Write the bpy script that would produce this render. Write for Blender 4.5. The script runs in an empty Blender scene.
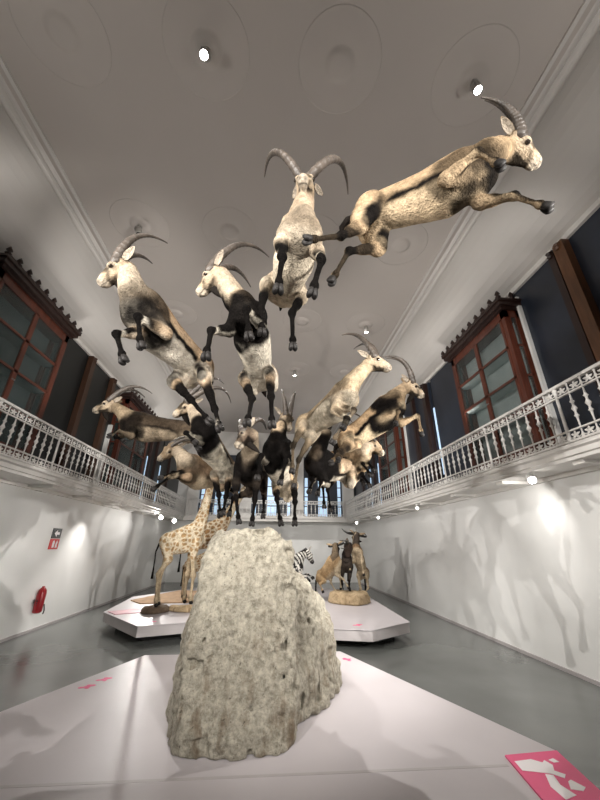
import bpy, bmesh, math, random
import numpy as np
from mathutils import Vector, Matrix

random.seed(7)
C = bpy.context.scene.collection
SC = bpy.context.scene

# ------------------------------------------------------------------ camera
cam_d = bpy.data.cameras.new('camera')
cam_d.sensor_fit = 'VERTICAL'
cam_d.sensor_height = 24.0
cam_d.lens = 333.0 / 800.0 * 24.0
cam_d.clip_start = 0.05
cam_d.clip_end = 200
cam = bpy.data.objects.new('camera', cam_d)
C.objects.link(cam)
_fw = Vector((269 - 300, -(544 - 400), -333.0)).normalized()     # where the hall's long axis lies, seen from the lens
_up = Vector((307 - 300, -(-365 - 400), -333.0)).normalized()
_up = (_up - _fw * _up.dot(_fw)).normalized()
_rt = _fw.cross(_up)
cam.matrix_world = Matrix(((_rt.x, _rt.y, _rt.z, 0), (_fw.x, _fw.y, _fw.z, 0), (_up.x, _up.y, _up.z, 1.6), (0, 0, 0, 1)))
SC.camera = cam

# ------------------------------------------------------------------ exposure, world, lights
SC.view_settings.view_transform = 'Standard'
SC.view_settings.look = 'None'
SC.view_settings.gamma = 1.0
SC.view_settings.use_curve_mapping = False
SC.view_settings.exposure = 0.62

world = bpy.data.worlds.new('world')
SC.world = world
world.use_nodes = True
world.node_tree.nodes['Background'].inputs[0].default_value = (0.25, 0.45, 0.9, 1)
world.node_tree.nodes['Background'].inputs[1].default_value = 1.0

def spot(name, loc, aim, watts, angle, blend=0.6, size=0.04, col=(1.0, 0.96, 0.91)):
    d = bpy.data.lights.new(name, 'SPOT')
    d.energy = watts
    d.spot_size = math.radians(angle)
    d.spot_blend = blend
    d.shadow_soft_size = size
    d.color = col
    o = bpy.data.objects.new(name, d)
    C.objects.link(o)
    o.location = loc
    o.rotation_euler = (Vector(aim) - Vector(loc)).to_track_quat('-Z', 'Y').to_euler()
    return o

# gallery spotlights behind the viewer, aimed at the herd
spot('gallery_or_fill_spot', (-3.5, -3.9, 5.6), (0.3, 3.8, 3.4), 1250, 44, 0.3, 0.012)
spot('gallery_or_fill_spot', (-3.8, -2.2, 5.2), (0.6, 4.4, 3.1), 900, 42, 0.3, 0.012)
spot('gallery_or_fill_spot', (3.3, -3.9, 5.6), (-0.3, 3.8, 3.4), 1150, 44, 0.3, 0.012)
spot('gallery_or_fill_spot', (-3.5, 0.0, 2.9), (0.9, 3.6, 3.7), 600, 50, 0.4, 0.14)
spot('gallery_or_fill_spot', (3.2, 0.2, 2.9), (-0.7, 3.4, 3.7), 700, 50, 0.4, 0.16)
# added fill lamps low behind the viewer, brightening the bellies of the herd
spot('balcony_or_fill_spot', (-1.3, -4.2, 2.35), (-0.3, 3.0, 3.35), 950, 38, 0.5, 0.015)
spot('balcony_or_fill_spot', (1.6, -4.2, 2.35), (0.5, 2.8, 3.4), 950, 38, 0.5, 0.015)
# added narrow fill spots that brighten the front of the rock
spot('gallery_or_fill_spot', (-2.2, -4.2, 5.0), (-0.2, 3.2, 1.15), 520, 19, 0.8, 0.03)
spot('gallery_or_fill_spot', (1.6, -4.2, 5.0), (0.0, 3.2, 1.15), 420, 19, 0.8, 0.03)
# added uplights without fixtures, lifting the brightness of ceiling and cove
for x in (-4.1, 3.8):
    for y in (0.5, 6.0, 12.0):
        spot('ceiling_fill_light', (x, y, 3.9), (x * 0.35, y, 7.0), 70, 150, 1.0, 0.25)
# ceiling spotlights: two of them rake the herd from behind and throw its shadow onto the platform
spot('ceiling_or_fill_spot', (2.4, 7.2, 6.75), (-0.8, 3.0, 0.6), 470, 44, 0.5, 0.015)
spot('ceiling_or_fill_spot', (-2.46, 7.24, 6.75), (1.2, 3.2, 0.6), 430, 44, 0.5, 0.015)
for x, y, ax, ay, w in ((-0.97, 2.05, -0.9, 1.8, 25), (2.4, 2.0, 2.4, 2.6, 130), (2.37, 4.6, 2.6, 5.2, 160),
                (0.56, 9.84, 1.8, 9.2, 500), (-2.5, 9.84, -2.1, 8.8, 600), (2.34, 9.87, 1.6, 7.6, 450)):
    spot('ceiling_or_fill_spot', (x, y, 6.75), (ax, ay, 0.3), w, 50, 0.7, 0.02)
spot('ceiling_or_fill_spot', (0.6, 12.4, 6.75), (0.2, 17.2, 0.6), 620, 62, 0.9, 0.05)  # added spot that brightens the far wall, no fixture hangs there
# small spotlights under the gallery slab
spot('balcony_or_fill_spot', (3.66, 4.5, 2.38), (4.05, 6.8, 1.0), 30, 130, 0.8, 0.03)
spot('balcony_or_fill_spot', (3.66, 4.5, 2.4), (-2.9, 4.3, 0.1), 230, 66, 0.5, 0.015)
spot('balcony_or_fill_spot', (-3.85, 4.8, 2.4), (2.2, 9.2, 1.3), 520, 60, 0.5, 0.015)
spot('balcony_or_fill_spot', (3.5, 2.2, 2.4), (-2.2, 8.8, 1.5), 750, 60, 0.5, 0.015)
spot('balcony_or_fill_spot', (-4.0, 13.4, 2.38), (-2.4, 8.9, 1.4), 220, 90, 0.6, 0.03)
spot('balcony_or_fill_spot', (-3.98, 9.1, 2.5), (-4.6, 8.9, 0.2), 75, 80, 1.0, 0.03)

# ------------------------------------------------------------------ naming helpers
def tag(o, label=None, cat=None, group=None, kind=None):
    if label: o['label'] = label
    if cat: o['category'] = cat
    if group: o['group'] = group
    if kind: o['kind'] = kind
    return o

def empty(name, loc, label, cat, group=None):
    o = bpy.data.objects.new(name, None)
    o.empty_display_size = 0.1
    C.objects.link(o)
    o.location = loc
    return tag(o, label, cat, group)

def link_mesh(name, me, m, parent=None, smooth=False):
    """mesh in world coordinates -> object (child meshes are shifted to the parent's origin)"""
    o = bpy.data.objects.new(name, me)
    C.objects.link(o)
    if m is not None and not me.materials:
        me.materials.append(m)
    if smooth:
        me.polygons.foreach_set('use_smooth', [True] * len(me.polygons))
    if parent is not None:
        root = Vector((0, 0, 0))
        q = parent
        while q is not None:
            root += Vector(q.location)
            q = q.parent
        me.transform(Matrix.Translation(-root))
        o.parent = parent
    return o

class MB:
    """collects boxes, tubes, lathes and prisms in world coordinates into one mesh"""
    def __init__(self):
        self.v = []; self.f = []
    def add(self, vs, fs):
        n = len(self.v)
        self.v += [tuple(p) for p in vs]
        self.f += [tuple(i + n for i in f) for f in fs]
        return self
    def box(self, x0, x1, y0, y1, z0, z1):
        vs = [(x0, y0, z0), (x1, y0, z0), (x1, y1, z0), (x0, y1, z0), (x0, y0, z1), (x1, y0, z1), (x1, y1, z1), (x0, y1, z1)]
        return self.add(vs, [(0, 3, 2, 1), (4, 5, 6, 7), (0, 1, 5, 4), (1, 2, 6, 5), (2, 3, 7, 6), (3, 0, 4, 7)])
    def prism(self, pts, z0, z1):
        n = len(pts)
        vs = [(p[0], p[1], z0) for p in pts] + [(p[0], p[1], z1) for p in pts]
        fs = [tuple(range(n - 1, -1, -1)), tuple(range(n, 2 * n))] + [(i, (i + 1) % n, n + (i + 1) % n, n + i) for i in range(n)]
        return self.add(vs, fs)
    def extrude_y(self, prof, y0, y1):
        n = len(prof)
        vs = [(p[0], y0, p[1]) for p in prof] + [(p[0], y1, p[1]) for p in prof]
        fs = [tuple(range(n)), tuple(range(2 * n - 1, n - 1, -1))] + [(i, n + i, n + (i + 1) % n, (i + 1) % n) for i in range(n)]
        return self.add(vs, fs)
    def lathe(self, c, prof, seg=12, axis=(0, 0, 1)):
        q = Vector((0, 0, 1)).rotation_difference(Vector(axis))
        vs = []; fs = []
        for r, z in prof:
            for k in range(seg):
                a = 2 * math.pi * k / seg
                vs.append(Vector(c) + q @ Vector((r * math.cos(a), r * math.sin(a), z)))
        for i in range(len(prof) - 1):
            for k in range(seg):
                k2 = (k + 1) % seg
                fs.append((i * seg + k, i * seg + k2, (i + 1) * seg + k2, (i + 1) * seg + k))
        fs.append(tuple(range(seg - 1, -1, -1)))
        fs.append(tuple((len(prof) - 1) * seg + k for k in range(seg)))
        return self.add(vs, fs)
    def tube(self, pts, rad, seg=10, squash=None):
        """tube along points with a radius per point"""
        pts = [Vector(p) for p in pts]
        n = len(pts)
        if not hasattr(rad, '__len__'): rad = [rad] * n
        tan = [(pts[min(i + 1, n - 1)] - pts[max(i - 1, 0)]).normalized() for i in range(n)]
        a = tan[0].orthogonal().normalized() if squash is None else (Vector(squash[0]) - tan[0] * Vector(squash[0]).dot(tan[0])).normalized()
        vs = []; fs = []
        for i in range(n):
            a = (a - tan[i] * a.dot(tan[i])).normalized()
            b = tan[i].cross(a)
            ka = 1.0 if squash is None else squash[1]
            for k in range(seg):
                t = 2 * math.pi * k / seg
                vs.append(pts[i] + (a * math.cos(t) * ka + b * math.sin(t)) * rad[i])
        for i in range(n - 1):
            for k in range(seg):
                k2 = (k + 1) % seg
                fs.append((i * seg + k, i * seg + k2, (i + 1) * seg + k2, (i + 1) * seg + k))
        fs.append(tuple(range(seg - 1, -1, -1)))
        fs.append(tuple((n - 1) * seg + k for k in range(seg)))
        return self.add(vs, fs)
    def ball(self, c, r, seg=10, sc=(1, 1, 1)):
        vs = []; fs = []; m = seg // 2 + 1
        for i in range(m + 1):
            th = math.pi * (0.001 + 0.998 * i / m)
            for k in range(seg):
                p = 2 * math.pi * k / seg
                vs.append((c[0] + r * sc[0] * math.sin(th) * math.cos(p), c[1] + r * sc[1] * math.sin(th) * math.sin(p), c[2] + r * sc[2] * math.cos(th)))
        for i in range(m):
            for k in range(seg):
                k2 = (k + 1) % seg
                fs.append((i * seg + k, (i + 1) * seg + k, (i + 1) * seg + k2, i * seg + k2))
        return self.add(vs, fs)
    def mesh(self, name):
        me = bpy.data.meshes.new(name)
        me.from_pydata(self.v, [], self.f)
        me.validate()
        bm = bmesh.new(); bm.from_mesh(me)
        bmesh.ops.recalc_face_normals(bm, faces=bm.faces)
        bm.to_mesh(me); bm.free()
        return me
    def build(self, name, m, parent=None, smooth=False):
        return link_mesh(name, self.mesh(name), m, parent, smooth)

def struct(o):
    return tag(o, kind='structure')

# ------------------------------------------------------------------ materials
def new_mat(name):
    m = bpy.data.materials.new(name); m.use_nodes = True
    nt = m.node_tree
    return m, nt, nt.nodes['Principled BSDF']

def mat(name, col, rough=0.6, var=0.08, scale=6.0, bump=0.0, bscale=60.0, metal=0.0, spec=0.5, coords='Object', col2=None, stretch=(1, 1, 1), detail=6):
    m, nt, b = new_mat(name)
    N = nt.nodes; L = nt.links
    tc = N.new('ShaderNodeTexCoord'); mp = N.new('ShaderNodeMapping'); mp.inputs['Scale'].default_value = stretch
    L.new(tc.outputs[coords], mp.inputs[0])
    nz = N.new('ShaderNodeTexNoise'); nz.inputs['Scale'].default_value = scale; nz.inputs['Detail'].default_value = detail
    L.new(mp.outputs[0], nz.inputs['Vector'])
    rp = N.new('ShaderNodeValToRGB')
    c2 = col2 or tuple(max(0, c * (1 - var * 2)) for c in col)
    rp.color_ramp.elements[0].position = 0.3; rp.color_ramp.elements[1].position = 0.7
    rp.color_ramp.elements[0].color = (*c2, 1); rp.color_ramp.elements[1].color = (*col, 1)
    L.new(nz.outputs['Fac'], rp.inputs[0]); L.new(rp.outputs[0], b.inputs['Base Color'])
    b.inputs['Roughness'].default_value = rough; b.inputs['Metallic'].default_value = metal
    b.inputs['Specular IOR Level'].default_value = spec
    if bump:
        n2 = N.new('ShaderNodeTexNoise'); n2.inputs['Scale'].default_value = bscale; n2.inputs['Detail'].default_value = 8
        L.new(mp.outputs[0], n2.inputs['Vector'])
        bp = N.new('ShaderNodeBump'); bp.inputs['Strength'].default_value = bump; bp.inputs['Distance'].default_value = 0.02
        L.new(n2.outputs['Fac'], bp.inputs['Height']); L.new(bp.outputs[0], b.inputs['Normal'])
    return m

def emis(name, col, s):
    m, nt, b = new_mat(name)
    b.inputs['Base Color'].default_value = (*col, 1)
    b.inputs['Emission Color'].default_value = (*col, 1)
    b.inputs['Emission Strength'].default_value = s
    return m

M = {}
M['wall'] = mat('white_wall_paint', (0.76, 0.76, 0.745), 0.75, 0.02, 1.5, 0.03, 40)
M['ceiling'] = mat('grey_ceiling_plaster', (0.54, 0.495, 0.46), 0.85, 0.03, 0.8, 0.05, 30)
M['cove'] = mat('pale_cove_plaster', (0.68, 0.655, 0.625), 0.8, 0.03, 1.0, 0.04, 30)
M['rosette'] = mat('rosette_plaster', (0.54, 0.495, 0.46), 0.8, 0.02, 2.0)
M['floor'] = mat('polished_grey_concrete', (0.145, 0.152, 0.145), 0.21, 0.10, 1.2, 0.02, 12, spec=0.45)
M['platform'] = mat('white_lacquered_platform', (0.49, 0.455, 0.468), 0.42, 0.02, 3.0, spec=0.4)
M['platform_side'] = mat('grey_platform_edge', (0.42, 0.39, 0.39), 0.5, 0.04)
M['black'] = mat('matt_black', (0.012, 0.012, 0.012), 0.6, 0.1)
M['iron'] = mat('white_painted_cast_iron', (0.74, 0.72, 0.69), 0.5, 0.10, 14, 0.1, 60)
M['slab'] = mat('white_slab_paint', (0.72, 0.70, 0.67), 0.7, 0.06, 2.5, 0.03, 20)
M['wood'] = mat('dark_red_mahogany', (0.115, 0.030, 0.016), 0.32, 0.25, 5, 0.05, 40, stretch=(6, 6, 0.8))
M['wood_dark'] = mat('very_dark_wood', (0.028, 0.012, 0.009), 0.4, 0.2, 5, stretch=(6, 6, 0.8))
M['wood_left'] = mat('dull_brown_wood', (0.062, 0.028, 0.015), 0.4, 0.2, 5, stretch=(6, 6, 0.8))
M['wood_warm'] = mat('warm_brown_wood', (0.15, 0.065, 0.028), 0.4, 0.2, 5, stretch=(6, 6, 0.8))
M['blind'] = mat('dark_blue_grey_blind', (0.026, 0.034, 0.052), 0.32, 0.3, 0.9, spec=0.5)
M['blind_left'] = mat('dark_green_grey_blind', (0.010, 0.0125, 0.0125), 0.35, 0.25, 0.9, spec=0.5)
M['gallery_floor'] = mat('gallery_boards', (0.10, 0.06, 0.04), 0.5)
M['cab_back_shaded'] = mat('shaded_cabinet_lining', (0.13, 0.165, 0.165), 0.7, 0.05)  # same lining as the opposite cabinets, with shade put into the colour
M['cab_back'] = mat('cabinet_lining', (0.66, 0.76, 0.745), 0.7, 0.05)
M['rail_white'] = mat('white_painted_post', (0.72, 0.72, 0.70), 0.5, 0.04)
M['pink'] = mat('pink_printed_panel', (0.80, 0.10, 0.24), 0.5, 0.05, 2)
M['pink_pale'] = mat('pale_pink_panel', (0.74, 0.40, 0.46), 0.5, 0.2, 3)
M['print_white'] = mat('white_print', (0.86, 0.82, 0.83), 0.5, 0.01)
M['red'] = mat('red_enamel', (0.30, 0.012, 0.018), 0.3, 0.05)
M['signred'] = mat('sign_red', (0.55, 0.03, 0.03), 0.5, 0.03)
M['signblack'] = mat('sign_black', (0.015, 0.015, 0.015), 0.5, 0.03)
M['metal'] = mat('satin_grey_metal', (0.35, 0.35, 0.35), 0.35, 0.05, metal=0.8)
M['can'] = mat('pale_lamp_housing', (0.42, 0.40, 0.37), 0.4, 0.05, metal=0.3)
M['glow'] = emis('lamp_lens', (1.0, 0.96, 0.9), 30)
M['glow_soft'] = emis('small_lamp_lens', (1.0, 0.96, 0.9), 6)
M['pane_sky'] = emis('daylit_blue_pane', (0.50, 0.68, 0.88), 0.45)

gm, nt, b = new_mat('cabinet_glass')
b.inputs['Base Color'].default_value = (0.04, 0.06, 0.06, 1)
b.inputs['Roughness'].default_value = 0.05
b.inputs['Alpha'].default_value = 0.30
b.inputs['Specular IOR Level'].default_value = 0.8
M['glass'] = gm

# ================================================================== THE HALL
XL, XR, Y0, Y1, ZC = -4.55, 4.21, -5.0, 17.2, 7.0
XM = (XL + XR) / 2
BL, BR, BY = -3.95, 3.61, 16.45            # inner faces of the gallery slab
ZS0, ZS1 = 2.57, 2.76                       # gallery slab
ZT = 5.78                                   # top of the gallery wall

struct(MB().box(XL - .3, XR + .3, Y0 - .3, Y1 + .3, -.2, 0).build('floor', M['floor']))
struct(MB().box(XL - .3, XR + .3, Y0 - .3, Y1 + .3, ZC, ZC + .2).build('ceiling', M['ceiling']))
struct(MB().box(XL - .3, XL, Y0, Y1, 0, ZS1).build('wall_left', M['wall']))
struct(MB().box(XR, XR + .3, Y0, Y1, 0, ZS1).build('wall_right', M['wall']))
struct(MB().box(XL - .3, XR + .3, Y1, Y1 + .3, 0, ZC).build('wall_back', M['wall']))
struct(MB().box(XL - .3, XR + .3, Y0 - .3, Y0, 0, ZC).build('wall_front', M['wall']))
struct(MB().box(XL - .3, XL - .06, Y0, Y1, ZS1, ZC).build('wall_left_gallery', M['black']))
struct(MB().box(XR + .06, XR + .3, Y0, Y1, ZS1, ZC).build('wall_right_gallery', M['black']))
for side, x0, s in (('left', XL, 1), ('right', XR, -1)):
    struct(MB().box(min(x0, x0 + s * .02), max(x0, x0 + s * .02), Y0, Y1, 0, .045).build('baseboard_' + side, M['platform_side']))

# cove and double ceiling moulding on each long side
def cove(name, s, xw, xe):
    pr = [(xw + s * .25, ZT - .02), (xw + s * -.05, ZT - .02), (xw - s * .05, ZT + .05), (xw - s * .02, ZT + .08)]
    dx = xw - xe
    for i in range(0, 11):
        a = i / 10 * math.pi / 2
        pr.append((xe + .17 * s + (dx - .19 * s) * (1 - math.sin(a) ** 1.15) , ZT + .10 + (ZC - .09 - ZT - .10) * (1 - math.cos(a) ** 1.1)))
    e = xe + .17 * s
    for px, pz in ((.0, -.05), (-.02, -.03), (-.04, -.06), (-.07, -.03), (-.10, -.03), (-.13, -.025), (-.155, -.055), (-.175, -.02), (-.20, 0), (-.20, .0)):
        pr.append((e + s * px, ZC + pz))
    pr.append((xw + s * .25, ZC + .0))
    return struct(MB().extrude_y(pr, Y0, Y1).build(name, M['cove']))
cove('trim_1', 1, XR, XM + 3.47)
cove('trim_2', -1, XL, XM - 3.47)
# thin mouldings running along the cove
n_tr = 3
for s, xe in ((1, XM + 3.47), (-1, XM - 3.47)):
    for off, z, w in ((-.16, ZC - .012, .05),):
        struct(MB().box(min(xe + s * off, xe + s * (off + w)), max(xe + s * off, xe + s * (off + w)), Y0, Y1, z - .02, ZC).build('trim_%d' % n_tr, M['cove'])); n_tr += 1

# gallery slab with moulded fascia and shallow coffers
def slab(name, s, xi, xw):
    pr = [(xw, ZS1), (xi + s * .0, ZS1), (xi - s * .04, ZS1 - .02), (xi - s * .04, ZS1 - .06), (xi, ZS1 - .08), (xi, ZS0 + .05), (xi + s * .03, ZS0 + .04), (xi + s * .03, ZS0), (xw, ZS0)]
    return struct(MB().extrude_y(pr, Y0, Y1).build(name, M['slab']))
slab('trim_5', 1, BR, XR)
slab('trim_6', -1, BL, XL)
struct(MB().box(BL, BR, BY, Y1, ZS0, ZS1).box(BL, BR, BY - .04, BY, ZS1 - .06, ZS1).build('trim_7', M['slab']))
n_tr = 8
for s, xi, xw in ((1, BR, XR), (-1, BL, XL)):
    mb = MB(); y = 0.6
    while y < 16:
        mb.box(min(xi + s * .10, xw), max(xi + s * .10, xw), y, y + .16, ZS0 - .045, ZS0 + .01)
        y += 1.52
    mb.box(min(xw - s * .06, xw), max(xw - s * .06, xw), Y0, Y1, ZS0 - .06, ZS0 + .01)
    struct(mb.build('trim_%d' % n_tr, M['slab'])); n_tr += 1

# gallery windows with dark blinds, dark posts and daylight slits
wn = [0]
def blind(xw, s, y0, y1, m):
    wn[0] += 1
    w = struct(MB().box(min(xw, xw + s * .06), max(xw, xw + s * .06), y0, y1, ZS1, ZT).build('window_%d' % wn[0], m))
    return w
def frame_post(x, s, y, w, m, dep=.12, z1=ZT, cap=True):
    global n_tr
    mb = MB().box(min(x - s * dep, x), max(x - s * dep, x), y - w / 2, y + w / 2, ZS1, z1 - .02)
    if cap:
        mb.lathe((x - s * dep, y, z1 - .14), [(.03, 0), (.05, .03), (.035, .06), (.055, .09), (.02, .12)], 8)
    struct(mb.build('trim_%d' % n_tr, m)); n_tr += 1
def slit(x, s, y, w, z0, z1):
    wn[0] += 1
    struct(MB().box(min(x - s * .012, x), max(x - s * .012, x), y - w / 2, y + w / 2, z0, z1).build('window_%d' % wn[0], M['pane_sky']))
# right side
for y0, y1 in ((-4.9, 1.15), (1.2, 3.25), (3.45, 4.32), (4.32, 6.3), (6.3, 7.82), (7.97, 9.8), (9.8, 11.9), (12.05, 12.85), (12.99, 14.0), (14.15, 17.1)):
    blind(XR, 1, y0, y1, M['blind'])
frame_post(XR, 1, 3.30, .17, M['wood_warm'], .12)
frame_post(XR, 1, 3.47, .10, M['wood_dark'], .10)
frame_post(XR, 1, 8.12, .16, M['wood_dark'], .12)
frame_post(XR, 1, 9.0, .14, M['wood_dark'], .10)
frame_post(XR, 1, 4.35, .05, M['rail_white'], .06, 5.66, False)
frame_post(XR, 1, 9.84, .05, M['rail_white'], .06, 5.5, False)
for y, w, z0, z1 in ((7.86, .07, 3.2, 4.95), (11.97, .09, 3.0, 4.6), (12.92, .10, 3.0, 4.6), (14.07, .10, 3.0, 4.6)):
    slit(XR - .0, 1, y, w, z0, z1)
for y in (12.4, 13.4, 15.2):
    frame_post(XR, 1, y, .16, M['wood_dark'], .10)
# left side
for y0, y1 in ((-4.9, 4.2), (4.2, 6.2), (6.2, 7.4), (7.6, 8.58), (8.75, 9.2), (9.2, 11.4), (11.45, 12.4), (12.55, 13.9), (14.05, 17.1)):
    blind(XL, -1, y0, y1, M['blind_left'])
frame_post(XL, -1, 7.5, .17, M['wood_left'], .12)
frame_post(XL, -1, 8.67, .15, M['wood_left'], .12)
frame_post(XL, -1, 9.14, .07, M['rail_white'], .10, 4.6, False)
frame_post(XL, -1, 11.55, .07, M['rail_white'], .10, 4.6, False)
for y in (12.5, 13.2, 15.0):
    frame_post(XL, -1, y, .16, M['wood_dark'], .10)
for y, w, z0, z1 in ((12.40, .08, 3.0, 4.5), (13.98, .09, 3.0, 4.5)):
    slit(XL, -1, y, w, z0, z1)

# back gallery: grey pilasters, dark bays, daylit panes
mb = MB()
for x in (-3.75, -1.22, 1.32, 3.85):
    mb.box(x - .28, x + .28, Y1 - .28, Y1, ZS1, ZT + .3)
mb.box(XL, XR, Y1 - .2, Y1, ZT, ZC)
struct(mb.build('trim_%d' % n_tr, M['slab'])); n_tr += 1
for i, x in enumerate((-2.48, .05, 2.58)):
    struct(MB().box(x - 1.0, x + 1.0, Y1 - .10, Y1, ZS1, ZT).build('window_%d' % (wn[0] + 1), M['blind'])); wn[0] += 1
    for dx, w, z0, z1 in ((-.83, .15, 2.85, 4.7), (0, .46, 2.85, 4.7), (.83, .15, 2.85, 4.7)):
        w_ = struct(MB().box(x + dx - w / 2, x + dx + w / 2, Y1 - .13, Y1 - .10, z0, z1).build('window_%d' % (wn[0] + 1), M['pane_sky'])); wn[0] += 1
        fb = MB()
        for k in range(1, 4):
            zz = z0 + (z1 - z0) * k / 4
            fb.box(x + dx - w / 2, x + dx + w / 2, Y1 - .15, Y1 - .13, zz - .02, zz + .02)
        if w > .5: fb.box(x - .02, x + .02, Y1 - .15, Y1 - .13, z0, z1)
        fb.build('glazing_bar', M['wood_dark'], w_)

# ------------------------------------------------------------------ cast-iron balustrades
RB, RT = 2.76, 3.50
def baluster_mesh():
    prof = [(.022, .0), (.022, .03), (.012, .05), (.010, .12), (.013, .20), (.018, .235), (.030, .25), (.018, .265), (.014, .29), (.026, .315), (.033, .33), (.026, .345),
            (.014, .37), (.018, .395), (.030, .41), (.018, .425), (.013, .46), (.010, .56), (.012, .60), (.022, .62), (.022, .65)]
    return MB().lathe((0, 0, 0), [(r * .85 + max(0, r - .022) * .5, z * .74 / .65) for r, z in prof], 8).mesh('baluster')
def post_mesh():
    prof = [(.030, .0), (.030, .06), (.020, .08), (.018, .62), (.03, .65), (.03, .70), (.024, .73), (.02, .745)]
    return MB().lathe((0, 0, 0), prof, 10).mesh('post')
def flower(mb, c, along, r):
    """a pierced leaf ornament in the plane of the railing"""
    ax = Vector(along); up = Vector((0, 0, 1)); nr = ax.cross(up)
    for k in range(5):
        a = math.pi / 2 + k * 2 * math.pi / 5
        d = ax * math.cos(a) + up * math.sin(a) * .8
        p = Vector(c)
        mb.tube([p + d * r * .15, p + d * r * .55, p + d * r * 1.0], [r * .16, r * .26, r * .05], 6, squash=(nr, .4))
    mb.ball(c, r * .26, 6)
    for sg in (-1, 1):
        mb.tube([Vector(c) + ax * sg * r * .4 - up * r * .55, Vector(c) + ax * sg * r * 1.2 - up * r * .35, Vector(c) + ax * sg * r * 1.45 + up * r * .25], [r * .10, r * .12, r * .06], 5)
def balustrade(label, p0, p1, first=3):
    p0 = Vector(p0); p1 = Vector(p1); d = (p1 - p0); Ln = d.length; d.normalize()
    t = empty('balustrade', p0, label, 'railing')
    fr = lambda mb, z0, z1, w: mb.box(min(p0.x, p1.x) - w / 2, max(p0.x, p1.x) + w / 2, min(p0.y, p1.y) - w / 2, max(p0.y, p1.y) + w / 2, z0, z1)
    fr(MB(), RT - .035, RT, .06).build('top_rail', M['iron'], t)
    fr(MB(), RT - .165, RT - .147, .03).build('upper_rail', M['iron'], t)
    fr(MB(), RB + .130, RB + .148, .03).build('lower_rail', M['iron'], t)
    fr(MB(), RB, RB + .025, .05).build('bottom_rail', M['iron'], t)
    bme = baluster_mesh(); pme = post_mesh(); bme.materials.append(M['iron']); pme.materials.append(M['iron'])
    for me in (bme, pme): me.polygons.foreach_set('use_smooth', [True] * len(me.polygons))
    n = int(Ln / .19); st = Ln / n
    fm = MB(); flower(fm, (0, 0, 0), d, .066); fme = fm.mesh('ornament'); fme.materials.append(M['iron'])
    for i in range(n + 1):
        q = d * (st * i)
        if i % 8 == first or i in (0, n):
            o = bpy.data.objects.new('post', pme)
        else:
            o = bpy.data.objects.new('baluster', bme)
        C.objects.link(o); o.parent = t; o.location = (q.x, q.y, RB)
        if i < n:
            c = p0 + d * (st * (i + .5))
            for nm, z in (('upper_ornament', RT - .092), ('lower_ornament', RB + .076)):
                o = bpy.data.objects.new(nm, fme); C.objects.link(o); o.parent = t; o.location = (c.x - p0.x, c.y - p0.y, z)
    return t
balustrade('white cast-iron gallery balustrade along the wall opposite the fire extinguisher', (BR, -.4, 0), (BR, 16.3, 0), 5)
balustrade('white cast-iron gallery balustrade above the wall with the fire extinguisher', (BL, -.4, 0), (BL, 16.3, 0))
balustrade('white cast-iron balustrade across the far end of the hall in front of daylit windows', (BL + .15, BY, 0), (BR - .15, BY, 0))

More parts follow.
